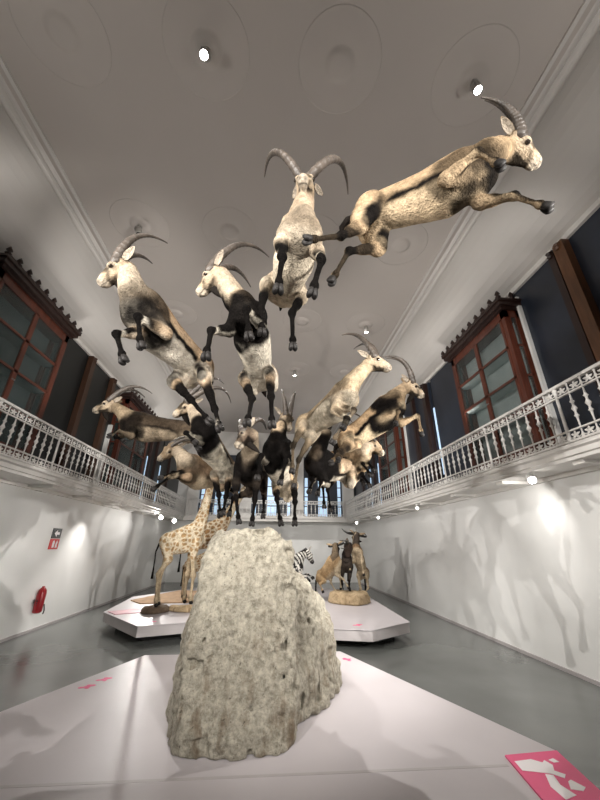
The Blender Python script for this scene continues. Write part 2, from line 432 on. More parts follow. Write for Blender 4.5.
# ------------------------------------------------------------------ glazed display cabinets on the gallery
def cabinet(s, xw, dep, y0, y1, z1, label):
    """s=+1: stands against the right wall and faces -x"""
    xf = xw - s * dep
    t = empty('display_cabinet', ((xw + xf) / 2, (y0 + y1) / 2, ZS1), label, 'cabinet', 'mahogany cabinets on the gallery')
    def bx(mb, xa, xb, ya, yb, za, zb): return mb.box(min(xa, xb), max(xa, xb), ya, yb, za, zb)
    z0 = ZS1
    fr = MB()
    for y in (y0, y1 - .09):
        bx(fr, xf, xf + s * .09, y, y + .09, z0, z1)
        bx(fr, xw - s * .07, xw, y, y + .09, z0, z1)
    bx(fr, xf, xw, y0, y1, z0, z0 + .25)
    bx(fr, xf, xw, y0, y1, z1 - .14, z1)
    fr.build('carcass', M['wood'], t)
    bx(MB(), xw - s * .03, xw - s * .005, y0 + .05, y1 - .05, z0 + .2, z1 - .1).build('back_panel', M['cab_back'] if s > 0 else M['cab_back_shaded'], t)
    rows = [z0 + .25 + (z1 - .14 - z0 - .25) * k / 4 for k in range(5)]
    for k in (1, 2, 3):
        bx(MB(), xf + s * .03, xw - s * .02, y0 + .05, y1 - .05, rows[k] - .012, rows[k] + .012).build('shelf', M['cab_back'] if s > 0 else M['cab_back_shaded'], t)
    ym = (y0 + y1) / 2
    for ya, yb in ((y0 + .09, ym), (ym, y1 - .09)):
        dm = MB()
        for y in (ya, yb - .045): bx(dm, xf - s * .01, xf + s * .03, y, y + .045, rows[0], rows[4])
        for k in range(5):
            bx(dm, xf - s * .01, xf + s * .03, ya, yb, max(rows[0], rows[k] - .02), min(rows[4], rows[k] + .02))
        dr = dm.build('door', M['wood'], t)
        bx(MB(), xf + s * .008, xf + s * .014, ya + .04, yb - .04, rows[0] + .02, rows[4] - .02).build('pane', M['glass'], dr)
        MB().ball((xf - s * .02, yb - .02 if ya < ym - .1 and yb <= ym else ya + .02, rows[2] - .15), .014, 8).build('knob', M['metal'], dr)
    for y in (y0, y1 - .03):
        sm = MB()
        for k in range(1, 4): bx(sm, xf + s * .09, xw - s * .07, y, y + .03, rows[k] - .02, rows[k] + .02)
        for xa, xb in ((xf + s * .09, xf + s * .115), (xw - s * .095, xw - s * .07)): bx(sm, xa, xb, y, y + .03, rows[0], rows[4])
        sp = sm.build('side_frame', M['wood'], t)
        bx(MB(), xf + s * .09, xw - s * .07, y + .012, y + .018, rows[0], rows[4]).build('pane', M['glass'], sp)
    cr = MB()
    bx(cr, xf - s * .05, xw, y0 - .05, y1 + .05, z1, z1 + .05)
    bx(cr, xf - s * .10, xw, y0 - .10, y1 + .10, z1 + .05, z1 + .13)
    bx(cr, xf - s * .13, xw, y0 - .13, y1 + .13, z1 + .13, z1 + .17)
    crest = cr.build('cornice', M['wood_dark'], t)
    n = 9
    pts = [(xf - s * .10, y0 - .10 + (y1 - y0 + .2) * k / n) for k in range(n + 1)] + [(xf + s * dep * .5, y0 - .10), (xf + s * dep * .5, y1 + .10)]
    for (x, y) in pts:
        fin = MB().lathe((x, y, z1 + .17), [(.035, 0), (.05, .025), (.02, .05), (.045, .085), (.03, .12), (.008, .16)], 8)
        fin.build('finial', M['wood_dark'], crest, True)
    bx(MB(), xf - s * .115, xf - s * .085, y0 - .10, y1 + .10, z1 + .17, z1 + .205).build('cresting', M['wood_dark'], crest)
    return t
cabinet(1, XR - .002, .30, 4.42, 6.22, 5.40, 'dark red glazed display cabinet on the gallery, the nearer one facing the extinguisher wall')
cabinet(1, XR - .002, .30, 9.98, 11.88, 5.40, 'dark red glazed cabinet on the gallery behind the tan ibex with black shoulder patches')
cabinet(-1, XL + .002, .32, 4.22, 6.10, 5.42, 'dark red glazed display cabinet above the fire extinguisher side, cut off by the picture edge')
cabinet(-1, XL + .002, .32, 9.25, 11.35, 5.42, 'dark red glazed cabinet behind the horizontally flying dark ibex')

# ------------------------------------------------------------------ ceiling rosettes and spotlights
def rosette(x, y, label, lamp=None, lit=True):
    prof = [(.02, -.052), (.10, -.050), (.135, -.042), (.158, -.026), (.18, -.012)]
    for k in range(12):
        r = .20 + .32 * k / 11
        prof.append((r, (-.011 - .010 * math.sin(math.pi * k / 11)) * (1 - (k / 11) ** 2) ** 2))
    prof[-1] = (.52, .0003)
    MBx = MB().lathe((x, y, ZC), list(reversed(prof)), 40)
    o = MBx.build('ceiling_rosette', M['rosette'], None, True)
    tag(o, label, 'ceiling rosette', 'plaster rosettes on the ceiling')
    if lamp:
        lx, ly, aim, lab = lamp
        t = empty('spotlight', (lx, ly, ZC - .07), lab, 'spotlight', 'ceiling spotlights')
        ax = Vector(aim).normalized()
        MB().lathe((lx, ly, ZC - .06), [(.05, 0), (.05, -.015), (.012, -.02), (.012, -.07)][::-1], 12).build('stem', M['can'], t)
        c = Vector((lx, ly, ZC - .15))
        MB().lathe(c - ax * .05, [(.045, 0), (.058, .02), (.060, .13), (.054, .135)], 16, ax).build('housing', M['can'], t, True)
        MB().lathe(c + ax * .083, [(.046, 0), (.046, .004)], 16, ax).build('lens', M['glow'] if lit else M['black'], t)
        MB().tube([c + ax.orthogonal().normalized() * .066 + Vector((0, 0, .06)), c + ax.orthogonal().normalized() * .07, c + ax * .05 + ax.orthogonal().normalized() * .064], .008, 6).build('bracket', M['metal'], t)
XS = (-2.62, -.98, .62, 2.33); YS = (2.07, 4.6, 7.2, 9.85, 12.4)
lampspec = {(0, 1): ((.2, .1, -1), 'spotlight in the plaster rosette just behind the raised horn of the highest climbing cream ibex', False),
            (1, 0): ((-.05, -.45, -1), 'bright lit ceiling spotlight above the ibex herd, the most dazzling one', True),
            (3, 0): ((.1, -.1, -1), 'ceiling spotlight hanging over the horns of the outermost leaping ibex', True),
            (3, 2): ((.1, .3, -1), 'small ceiling spotlight over the horn of the cream ibex leaping towards the far balustrade', True),
            (2, 3): ((0, .2, -1), 'small far ceiling spotlight above the ibex facing the viewer', True)}
rowname = ('front', 'second', 'third', 'fourth', 'fifth')
colname = ('beside the cove over the fire extinguisher wall', 'next to the middle, towards the extinguisher wall', 'next to the middle, away from the extinguisher wall', 'beside the cove opposite the extinguisher wall')
for j, y in enumerate(YS):
    for i, x in enumerate(XS):
        lp = lampspec.get((i, j))
        rosette(x, y, 'round plaster ceiling rosette, %s row, %s' % (rowname[j], colname[i]),
                (x, y, lp[0], lp[1]) if lp else None, lp[2] if lp else True)

# small spotlights and sensors under the gallery slab
def little_spot(x, y, aim, label, r=.045, m='glow'):
    t = empty('gallery_lamp', (x, y, ZS0 - .05), label, 'spotlight', 'little lamps under the gallery')
    ax = Vector(aim).normalized(); c = Vector((x, y, ZS0 - .09))
    MB().lathe((x, y, ZS0 - .075), [(.012, 0), (.012, .05), (.035, .055), (.035, .078)], 10).build('stem', M['rail_white'], t)
    MB().lathe(c - ax * .06, [(r * .7, 0), (r, .02), (r * 1.05, .10), (r * .95, .105)], 12, ax).build('housing', M['rail_white'], t, True)
    MB().lathe(c + ax * .044, [(r * .85, 0), (r * .85, .004)], 12, ax).build('lens', M[m], t)
little_spot(3.68, 4.50, (-.35, -.8, -.5), 'glaring small spotlight under the gallery slab below the nearer cabinet', .06)
little_spot(-4.05, 13.5, (.35, -.8, -.35), 'glaring small spotlight under the gallery slab beside the giraffes, nearer one', .08)
little_spot(-4.05, 15.4, (.3, -.8, -.35), 'glaring small spotlight under the gallery slab beside the giraffes, farther one', .09)
little_spot(3.72, 15.0, (-.2, -.9, -.35), 'small lit lamp under the gallery near the far corner above the wildebeests', .06, 'glow_soft')
little_spot(3.72, 11.9, (-.2, -.9, -.35), 'small lit lamp under the gallery, second from the far corner above the wildebeests', .05, 'glow_soft')
little_spot(3.72, 8.6, (-.2, -.9, -.35), 'small lit lamp under the gallery between the glaring one and the far pair', .04, 'glow_soft')

# ------------------------------------------------------------------ things on the left wall
t = empty('fire_extinguisher', (XL + .11, 7.98, .33), 'red fire extinguisher hanging low on the white wall', 'fire extinguisher')
cx, cy = XL + .11, 7.98
MB().lathe((cx, cy, .33), [(.05, 0), (.075, .015), (.08, .04), (.08, .34), (.07, .39), (.04, .43), (.025, .44), (.025, .46)], 20).build('cylinder', M['red'], t, True)
MB().lathe((cx, cy, .46), [(.022, 0), (.028, .02), (.02, .05)], 10).tube([(cx, cy, .50), (cx, cy - .05, .53), (cx, cy - .10, .55)], .010, 6).tube([(cx, cy, .49), (cx, cy - .05, .495), (cx, cy - .09, .50)], .009, 6).build('valve', M['signblack'], t)
MB().tube([(cx, cy + .02, .49), (cx + .05, cy + .09, .46), (cx + .07, cy + .105, .36), (cx + .07, cy + .09, .20 + .1)], .012, 8).build('hose', M['signblack'], t)
MB().box(XL, XL + .03, cy - .05, cy + .05, .5, .56).build('wall_bracket', M['metal'], t)
t = empty('safety_sign', (XL + .01, 8.1, 1.48), 'black square sign above a red square fire sign on the white wall', 'sign')
MB().box(XL, XL + .012, 7.95, 8.27, 1.67, 1.87).build('arrow_plate', M['signblack'], t)
MB().box(XL, XL + .012, 7.95, 8.27, 1.46, 1.66).build('extinguisher_plate', M['signred'], t)
mb = MB()
xs0, xs1 = XL + .012, XL + .016
def yz(mb, pts):
    n = len(pts)
    mb.add([(xs0, p[0], p[1]) for p in pts] + [(xs1, p[0], p[1]) for p in pts], [tuple(range(n)), tuple(range(2 * n - 1, n - 1, -1))] + [(i, n + i, n + (i + 1) % n, (i + 1) % n) for i in range(n)])
yz(mb, [(8.02, 1.77), (8.11, 1.84), (8.11, 1.795), (8.20, 1.795), (8.20, 1.745), (8.11, 1.745), (8.11, 1.70)])
mb.build('arrow_symbol', M['print_white'], t)
mb = MB()
yz(mb, [(8.04, 1.49), (8.11, 1.49), (8.11, 1.60), (8.09, 1.63), (8.06, 1.63), (8.04, 1.60)])
yz(mb, [(8.15, 1.49), (8.22, 1.49), (8.20, 1.55), (8.215, 1.59), (8.185, 1.63), (8.155, 1.58)])
mb.build('extinguisher_symbol', M['print_white'], t)

# ------------------------------------------------------------------ platforms
def platform(name, label, pts, z0, z1, base_in=.25, loc=None):
    cx = sum(p[0] for p in pts) / len(pts); cy = sum(p[1] for p in pts) / len(pts)
    t = empty(name, (cx, cy, 0), label, 'platform', 'white display platforms')
    n = len(pts)
    inn = [(cx + (p[0] - cx) * .99, cy + (p[1] - cy) * .99) for p in pts]
    MB().prism(pts, z1 - .012, z1).build('top', M['platform'], t)
    MB().prism(inn, z0, z1 - .012).build('edge', M['platform_side'], t)
    k = 1 - base_in
    MB().prism([(cx + (p[0] - cx) * k, cy + (p[1] - cy) * k) for p in pts], 0, z0).build('plinth', M['black'], t)
    return t
ZP = .30
big = platform('display_platform', 'large white angular platform under the tall grey rock', [(2.05, 2.92), (1.0, 5.32), (-1.50, 5.28), (-2.62, 2.75), (-2.2, .55), (1.62, .55)], .12, ZP, .12)
MB().box(-2.45, 1.60, 2.775, 2.80, ZP, ZP + .001).build('joint', M['platform_side'], big)
bl = platform('display_platform', 'white platform on which the giraffes stand', [(-3.30, 8.25), (-2.17, 6.92), (-.9, 7.4), (-.35, 8.6), (-.6, 12.2), (-2.3, 12.4), (-3.5, 10.4)], .13, ZP, .16)
br = platform('display_platform', 'white platform on which the wildebeests stand', [(1.0, 6.65), (1.78, 6.48), (2.66, 7.08), (2.82, 11.3), (1.6, 12.6), (-.15, 11.8), (-.25, 8.6)], .13, ZP, .16)
# tan carpeted corner on the giraffe platform
tag(MB().prism([(-3.3, 9.7), (-2.9, 9.2), (-1.2, 9.5), (-.8, 11.2), (-2.6, 11.6)], ZP, ZP + .02).build('ground_mat', mat('sandy_mat', (.52, .34, .20), .9, .15, 8, .2, 60)), 'sandy brown mat under the giraffe herd', 'mat')
tag(MB().prism([(-3.22, 8.25), (-2.95, 7.94), (-2.45, 8.15), (-2.75, 8.6)], ZP, ZP + .012).build('text_panel', M['pink_pale']), 'pink text panel lying at the corner of the giraffe platform', 'sign')

# pink panel on the front corner of the big platform
t = empty('map_panel', (1.8, 2.6, ZP), 'pink map panel with white shapes set into the platform corner by the viewer', 'sign')
MB().prism([(1.64, 2.875), (2.035, 2.905), (1.62, .57), (1.28, .57)], ZP, ZP + .012).build('board', M['pink'], t)
mb = MB()
z0, z1 = ZP + .012, ZP + .0135
for pts in ([(1.655, 2.80), (1.78, 2.815), (1.83, 2.775), (1.86, 2.80), (1.875, 2.745), (1.84, 2.69), (1.88, 2.65), (1.845, 2.615), (1.80, 2.66), (1.755, 2.675), (1.64, 2.705)],
            [(1.89, 2.80), (1.935, 2.815), (1.945, 2.775), (1.905, 2.77)], [(1.755, 2.66), (1.80, 2.65), (1.77, 2.56), (1.79, 2.47), (1.70, 2.44), (1.70, 2.55)],
            [(1.84, 2.585), (1.87, 2.60), (1.90, 2.53), (1.86, 2.50), (1.80, 2.52)], [(1.62, 2.3), (1.75, 2.35), (1.78, 2.2), (1.66, 2.15)]):
    mb.prism(pts, z0, z1)
mb.build('printed_shapes', M['print_white'], t)
def icon(label, cx, cy, s, ang):
    mb = MB()
    for dx, dy, r in ((0, 0, .022), (.04, .012, .018), (-.038, .008, .016), (.018, .03, .014), (.0, -.026, .012)):
        pts = [(cx + s * (dx * math.cos(ang) - dy * math.sin(ang)) + s * r * 1.3 * math.cos(k * math.pi / 4), cy + s * (dx * math.sin(ang) + dy * math.cos(ang)) + s * r * math.sin(k * math.pi / 4)) for k in range(8)]
        mb.prism(pts, ZP, ZP + .0015)
    tag(mb.build('floor_sticker', M['pink']), label, 'sticker', 'small pink stickers on the platform edge')
icon('small pink animal sticker on the platform edge towards the extinguisher, nearer the viewer', -1.72, 4.27, 1.3, .5)
icon('small pink animal sticker on the platform edge towards the extinguisher, farther from the viewer', -1.64, 4.46, 1.3, .5)
icon('small pink sticker on the platform just behind the lower boulder', 1.03, 4.98, 1.2, 2)
icon('small pink sticker at the rim of the giraffe platform', -2.05, 7.25, 1.6, .3)
icon('small pink sticker at the rim of the wildebeest platform', 1.62, 6.85, 1.6, .3)

# ================================================================== IMPLICIT SURFACES (one continuous skin per body)
def _hash(i, j, k, s):
    n = (i * 374761393 + j * 668265263 + k * 2147483647 + s * 1274126177) & 0xFFFFFFFF
    n = ((n ^ (n >> 13)) * 1274126177) & 0xFFFFFFFF
    return ((n ^ (n >> 16)) & 0xFFFF) / 65535.0
def vnoise(p, scale, seed=0):
    q = np.asarray(p, dtype=np.float64) * scale
    b = np.floor(q).astype(np.int64); f = q - b; f = f * f * (3 - 2 * f)
    r = 0
    for dx in (0, 1):
        for dy in (0, 1):
            for dz in (0, 1):
                w = (f[..., 0] if dx else 1 - f[..., 0]) * (f[..., 1] if dy else 1 - f[..., 1]) * (f[..., 2] if dz else 1 - f[..., 2])
                r = r + w * _hash(b[..., 0] + dx, b[..., 1] + dy, b[..., 2] + dz, seed)
    return r * 2 - 1
def fbm(p, scale, oct=4, seed=0, gain=.5):
    r = 0; a = 1
    for o in range(oct):
        r = r + a * vnoise(p, scale * 2 ** o, seed + o * 17); a *= gain
    return r
def sstep(a, b, x):
    t = np.clip((x - a) / (b - a), 0, 1); return t * t * (3 - 2 * t)

class Prim:
    def __init__(s, a, b, ra, rb, kind='body', sq=None, fac=1.0):
        s.a = np.array(a, float); s.b = np.array(b, float); s.ra = ra; s.rb = rb; s.kind = kind
        s.sq = None if sq is None else np.array(sq, float); s.fac = fac
    def d(s, P):
        ab = s.b - s.a; L2 = max(ab @ ab, 1e-9)
        v = P - s.a
        t = np.clip((v @ ab) / L2, 0, 1)
        w = v - t[..., None] * ab
        if s.sq is not None:
            k = (w @ s.sq) * (1 / s.fac - 1)
            w = w + k[..., None] * s.sq
        return np.sqrt((w * w).sum(-1)) - (s.ra + t * (s.rb - s.ra))

def surface_nets(F, org, h):
    nx, ny, nz = F.shape
    S = F < 0
    c = np.zeros((nx - 1, ny - 1, nz - 1), int)
    for dx in (0, 1):
        for dy in (0, 1):
            for dz in (0, 1):
                c += S[dx:nx - 1 + dx, dy:ny - 1 + dy, dz:nz - 1 + dz]
    act = (c > 0) & (c < 8)
    ids = -np.ones(act.shape, int); I = np.argwhere(act); ids[act] = np.arange(len(I))
    acc = np.zeros((len(I), 3)); cnt = np.zeros(len(I))
    corners = [(dx, dy, dz) for dx in (0, 1) for dy in (0, 1) for dz in (0, 1)]
    for a in corners:
        for ax in range(3):
            if a[ax]: continue
            b = list(a); b[ax] = 1
            fa = F[I[:, 0] + a[0], I[:, 1] + a[1], I[:, 2] + a[2]]; fb = F[I[:, 0] + b[0], I[:, 1] + b[1], I[:, 2] + b[2]]
            m = (fa < 0) != (fb < 0)
            t = np.where(m, fa / np.where(m, fa - fb, 1), 0)
            for q in range(3):
                acc[:, q] += np.where(m, a[q] + (t if q == ax else 0), 0)
            cnt += m
    V = (I + acc / cnt[:, None]) * h + org
    quads = []
    for ax in range(3):
        o = [0, 1, 2]; o.remove(ax); u, v = o
        sl0 = [slice(None)] * 3; sl1 = [slice(None)] * 3
        sl0[ax] = slice(0, -1); sl1[ax] = slice(1, None)
        A = S[tuple(sl0)]; B = S[tuple(sl1)]
        E = np.argwhere(A != B)
        ok = (E[:, u] > 0) & (E[:, v] > 0) & (E[:, u] < F.shape[u] - 1) & (E[:, v] < F.shape[v] - 1)
        E = E[ok]
        def cell(du, dv):
            q = E.copy(); q[:, u] -= du; q[:, v] -= dv
            return ids[q[:, 0], q[:, 1], q[:, 2]]
        Q = np.stack([cell(1, 1), cell(0, 1), cell(0, 0), cell(1, 0)], 1)
        ins = A[E[:, 0], E[:, 1], E[:, 2]]
        if ax == 1: ins = ~ins
        Q = np.where(ins[:, None], Q, Q[:, ::-1])
        quads.append(Q[(Q >= 0).all(1)])
    return V, np.concatenate(quads)

def skin(prims, h=.012, k=75., extra=None):
    lo = np.min([np.minimum(p.a - p.ra, p.b - p.rb) for p in prims], 0) - 4 * h - .03
    hi = np.max([np.maximum(p.a + p.ra, p.b + p.rb) for p in prims], 0) + 4 * h + .03
    n = np.ceil((hi - lo) / h).astype(int) + 1
    acc = np.full(n, 1e-9, np.float64)
    mg = 9.0 / k
    for p in prims:
        rr = max(p.ra, p.rb) * max(1, p.fac) + mg
        i0 = np.clip(np.floor((np.minimum(p.a, p.b) - rr - lo) / h).astype(int), 0, n - 1)
        i1 = np.clip(np.ceil((np.maximum(p.a, p.b) + rr - lo) / h).astype(int) + 1, 1, n)
        g = np.stack(np.meshgrid(*[lo[q] + h * np.arange(i0[q], i1[q]) for q in range(3)], indexing='ij'), -1)
        acc[i0[0]:i1[0], i0[1]:i1[1], i0[2]:i1[2]] += np.exp(np.clip(-k * p.d(g), -60, 60))
    F = -np.log(acc) / k
    return surface_nets(F, lo, h)

def mesh_from(name, V, Q, cols=None):
    me = bpy.data.meshes.new(name)
    me.vertices.add(len(V)); me.vertices.foreach_set('co', V.astype(np.float32).ravel())
    me.loops.add(len(Q) * 4); me.loops.foreach_set('vertex_index', Q.astype(np.int32).ravel())
    me.polygons.add(len(Q)); me.polygons.foreach_set('loop_start', np.arange(0, len(Q) * 4, 4, dtype=np.int32))
    me.polygons.foreach_set('use_smooth', np.ones(len(Q), bool))
    me.update(calc_edges=True)
    if cols is not None:
        at = me.color_attributes.new('coat', 'FLOAT_COLOR', 'POINT')
        at.data.foreach_set('color', np.concatenate([cols, np.ones((len(cols), 1))], 1).astype(np.float32).ravel())
    return me

def coat_mat(name, rough=.85, streak=1.0, extra=None):
    m, nt, b = new_mat(name); N = nt.nodes; L = nt.links
    at = N.new('ShaderNodeAttribute'); at.attribute_name = 'coat'
    tc = N.new('ShaderNodeTexCoord')
    nz = N.new('ShaderNodeTexNoise'); nz.inputs['Scale'].default_value = 38; nz.inputs['Detail'].default_value = 9; nz.inputs['Roughness'].default_value = .7
    L.new(tc.outputs['Object'], nz.inputs['Vector'])
    mr = N.new('ShaderNodeMapRange'); mr.inputs['From Min'].default_value = .3; mr.inputs['From Max'].default_value = .72
    mr.inputs['To Min'].default_value = 1 - .5 * streak; mr.inputs['To Max'].default_value = 1.12
    L.new(nz.outputs['Fac'], mr.inputs['Value'])
    n0 = N.new('ShaderNodeTexNoise'); n0.inputs['Scale'].default_value = 11; n0.inputs['Detail'].default_value = 6; n0.inputs['Roughness'].default_value = .65
    L.new(tc.outputs['Object'], n0.inputs['Vector'])
    m0 = N.new('ShaderNodeMapRange'); m0.inputs['From Min'].default_value = .32; m0.inputs['From Max'].default_value = .62; m0.inputs['To Min'].default_value = .62; m0.inputs['To Max'].default_value = 1.06
    L.new(n0.outputs['Fac'], m0.inputs['Value'])
    mm = N.new('ShaderNodeMath'); mm.operation = 'MULTIPLY'; L.new(mr.outputs[0], mm.inputs[0]); L.new(m0.outputs[0], mm.inputs[1])
    mr = mm
    mx = N.new('ShaderNodeVectorMath'); mx.operation = 'SCALE'
    L.new(at.outputs['Color'], mx.inputs[0]); L.new(mr.outputs[0], mx.inputs['Scale'])
    L.new(mx.outputs[0], b.inputs['Base Color'])
    n2 = N.new('ShaderNodeTexNoise'); n2.inputs['Scale'].default_value = 75; n2.inputs['Detail'].default_value = 6
    L.new(tc.outputs['Object'], n2.inputs['Vector'])
    bp = N.new('ShaderNodeBump'); bp.inputs['Strength'].default_value = 1.0; bp.inputs['Distance'].default_value = .02
    L.new(n2.outputs['Fac'], bp.inputs['Height']); L.new(bp.outputs[0], b.inputs['Normal'])
    b.inputs['Roughness'].default_value = rough; b.inputs['Specular IOR Level'].default_value = .03
    return m
M['fur'] = coat_mat('short_fur')
M['horn'] = mat('ridged_grey_brown_horn', (.085, .068, .055), .45, .3, 12, .3, 60)
M['horn_black'] = mat('black_horn', (.02, .018, .016), .4, .2, 12)
M['hoof'] = mat('black_hoof', (.016, .014, .013), .6, .2, 20, spec=.2)
M['eye'] = mat('glass_eye', (.015, .010, .007), .08, .1, 5, spec=.9)
M['beard'] = mat('black_brown_hair', (.013, .010, .008), .9, .3, 60, .4, 90, spec=.1)

# ================================================================== ROCK
def rock(name, label, hulls, h, amp, seed, m, smooth_k=22., cat='rock', rough=1.0):
    allp = np.concatenate([np.array(p, float) for p in hulls])
    lo = np.min(allp, 0) - .15; hi = np.max(allp, 0) + .15
    n = np.ceil((hi - lo) / h).astype(int) + 1
    g = np.stack(np.meshgrid(*[lo[q] + h * np.arange(n[q]) for q in range(3)], indexing='ij'), -1)
    F = None
    for pts in hulls:
        bm = bmesh.new()
        for p in pts: bm.verts.new(p)
        bmesh.ops.convex_hull(bm, input=bm.verts)
        bm.normal_update()
        cen = np.mean(np.array(pts), 0)
        acc = 0
        for f in bm.faces:
            nn = np.array(f.normal); c = np.array(f.calc_center_median())
            if nn @ (c - cen) < 0: nn = -nn
            if nn[2] < -.95: continue
            acc = acc + np.exp(np.clip(smooth_k * (g @ nn - nn @ c), -50, 50))
        bm.free()
        F1 = np.log(acc) / smooth_k
        F = F1 if F is None else np.minimum(F, F1)
    gs = g * np.array([1, 1, .5])
    F = F + amp * (fbm(g, 1.7, 2, seed) + .6 * fbm(g, 5.0, 2, seed + 5)) - amp * rough * .55 * np.abs(vnoise(gs, 9, seed + 9)) + amp * rough * .40 * fbm(g, 17, 2, seed + 3)
    pit = vnoise(g, 13, seed + 21)
    F = F + amp * rough * .9 * sstep(.45, .75, pit)
    F = np.maximum(F, ZP + .001 - g[..., 2])
    V, Q = surface_nets(F, lo, h)
    o = link_mesh(name, mesh_from(name, V, Q), m, None, True)
    return tag(o, label, cat)

def rock_mat(name, c1, c2, c3):
    m, nt, b = new_mat(name); N = nt.nodes; L = nt.links
    tc = N.new('ShaderNodeTexCoord')
    def noise(sc, det, ro=.6, st=None):
        z = N.new('ShaderNodeTexNoise'); z.inputs['Scale'].default_value = sc; z.inputs['Detail'].default_value = det; z.inputs['Roughness'].default_value = ro
        if st:
            mp = N.new('ShaderNodeMapping'); mp.inputs['Scale'].default_value = st; L.new(tc.outputs['Object'], mp.inputs[0]); L.new(mp.outputs[0], z.inputs['Vector'])
        else: L.new(tc.outputs['Object'], z.inputs['Vector'])
        return z
    def ramp(src, p0, p1, a, bb):
        r = N.new('ShaderNodeValToRGB'); r.color_ramp.elements[0].position = p0; r.color_ramp.elements[1].position = p1
        r.color_ramp.elements[0].color = (*a, 1); r.color_ramp.elements[1].color = (*bb, 1); L.new(src, r.inputs[0]); return r
    n1 = noise(17, 12, .78); r1 = ramp(n1.outputs['Fac'], .36, .60, c2, c1)
    # rusty stains, low on the stone
    n2 = noise(5, 5, .6, (1.6, 1.6, .5)); r2 = ramp(n2.outputs['Fac'], .52, .70, (0, 0, 0), (1, 1, 1))
    sp = N.new('ShaderNodeSeparateXYZ'); L.new(tc.outputs['Object'], sp.inputs[0])
    mr = N.new('ShaderNodeMapRange'); mr.inputs['From Min'].default_value = .3; mr.inputs['From Max'].default_value = 1.25; mr.inputs['To Min'].default_value = .85; mr.inputs['To Max'].default_value = .12
    L.new(sp.outputs['Z'], mr.inputs['Value'])
    mu = N.new('ShaderNodeMath'); mu.operation = 'MULTIPLY'; L.new(r2.outputs[0], mu.inputs[0]); L.new(mr.outputs[0], mu.inputs[1])
    mx = N.new('ShaderNodeMix'); mx.data_type = 'RGBA'; L.new(mu.outputs[0], mx.inputs['Factor']); L.new(r1.outputs[0], mx.inputs['A']); mx.inputs['B'].default_value = (*c3, 1)
    # dark pits
    n3 = noise(42, 5, .65); r3 = ramp(n3.outputs['Fac'], .30, .40, (.16, .15, .14), (1, 1, 1))
    m2 = N.new('ShaderNodeMix'); m2.data_type = 'RGBA'; m2.blend_type = 'MULTIPLY'; m2.inputs['Factor'].default_value = .8
    L.new(mx.outputs['Result'], m2.inputs['A']); L.new(r3.outputs[0], m2.inputs['B'])
    L.new(m2.outputs['Result'], b.inputs['Base Color'])
    n4 = noise(16, 13, .78)
    bp = N.new('ShaderNodeBump'); bp.inputs['Strength'].default_value = .9; bp.inputs['Distance'].default_value = .12
    L.new(n4.outputs['Fac'], bp.inputs['Height']); L.new(bp.outputs[0], b.inputs['Normal'])
    b.inputs['Roughness'].default_value = .9
    return m
M['rock'] = rock_mat('pale_grey_rock', (.66, .61, .495), (.255, .225, .17), (.17, .10, .045))
M['rock_tan'] = rock_mat('sandy_rock', (.72, .55, .34), (.52, .37, .21), (.30, .18, .09))
M['rock_brown'] = rock_mat('brown_rock', (.22, .155, .10), (.13, .09, .06), (.09, .06, .04))

rock('rock', 'tall pale grey rock with a lower rounded lobe, carrying the ibex herd', [
    [(-.55, 2.88, ZP - .1), (.25, 2.90, ZP - .1), (.28, 3.02, ZP + .2), (-.72, 3.5, ZP - .1), (-.75, 4.7, ZP - .1), (.42, 4.6, ZP - .1), (.3, 3.4, ZP - .1),
     (-.67, 3.24, 1.05), (-.65, 3.34, 1.62), (-.58, 3.36, 1.74), (.06, 3.36, 1.71), (.20, 3.36, 1.62), (.24, 3.34, 1.40), (.26, 3.22, .8), (-.62, 4.5, 1.68), (.22, 4.5, 1.66), (-.1, 3.9, 1.76)],
    [(.20, 3.30, ZP - .1), (.50, 3.52, ZP - .1), (.66, 3.74, ZP - .1), (.76, 4.05, ZP - .05), (.76, 4.9, ZP - .1), (.1, 4.9, ZP - .1), (.1, 3.35, ZP),
     (.755, 4.02, .75), (.62, 3.78, .75), (.30, 3.50, .90), (.68, 4.0, 1.10), (.38, 3.85, 1.36), (.26, 3.7, 1.36), (.1, 3.8, 1.40), (.5, 4.6, 1.15), (.05, 4.7, 1.38)]], .0135, .042, 3, M['rock'], 24., 'rock', 1.15)

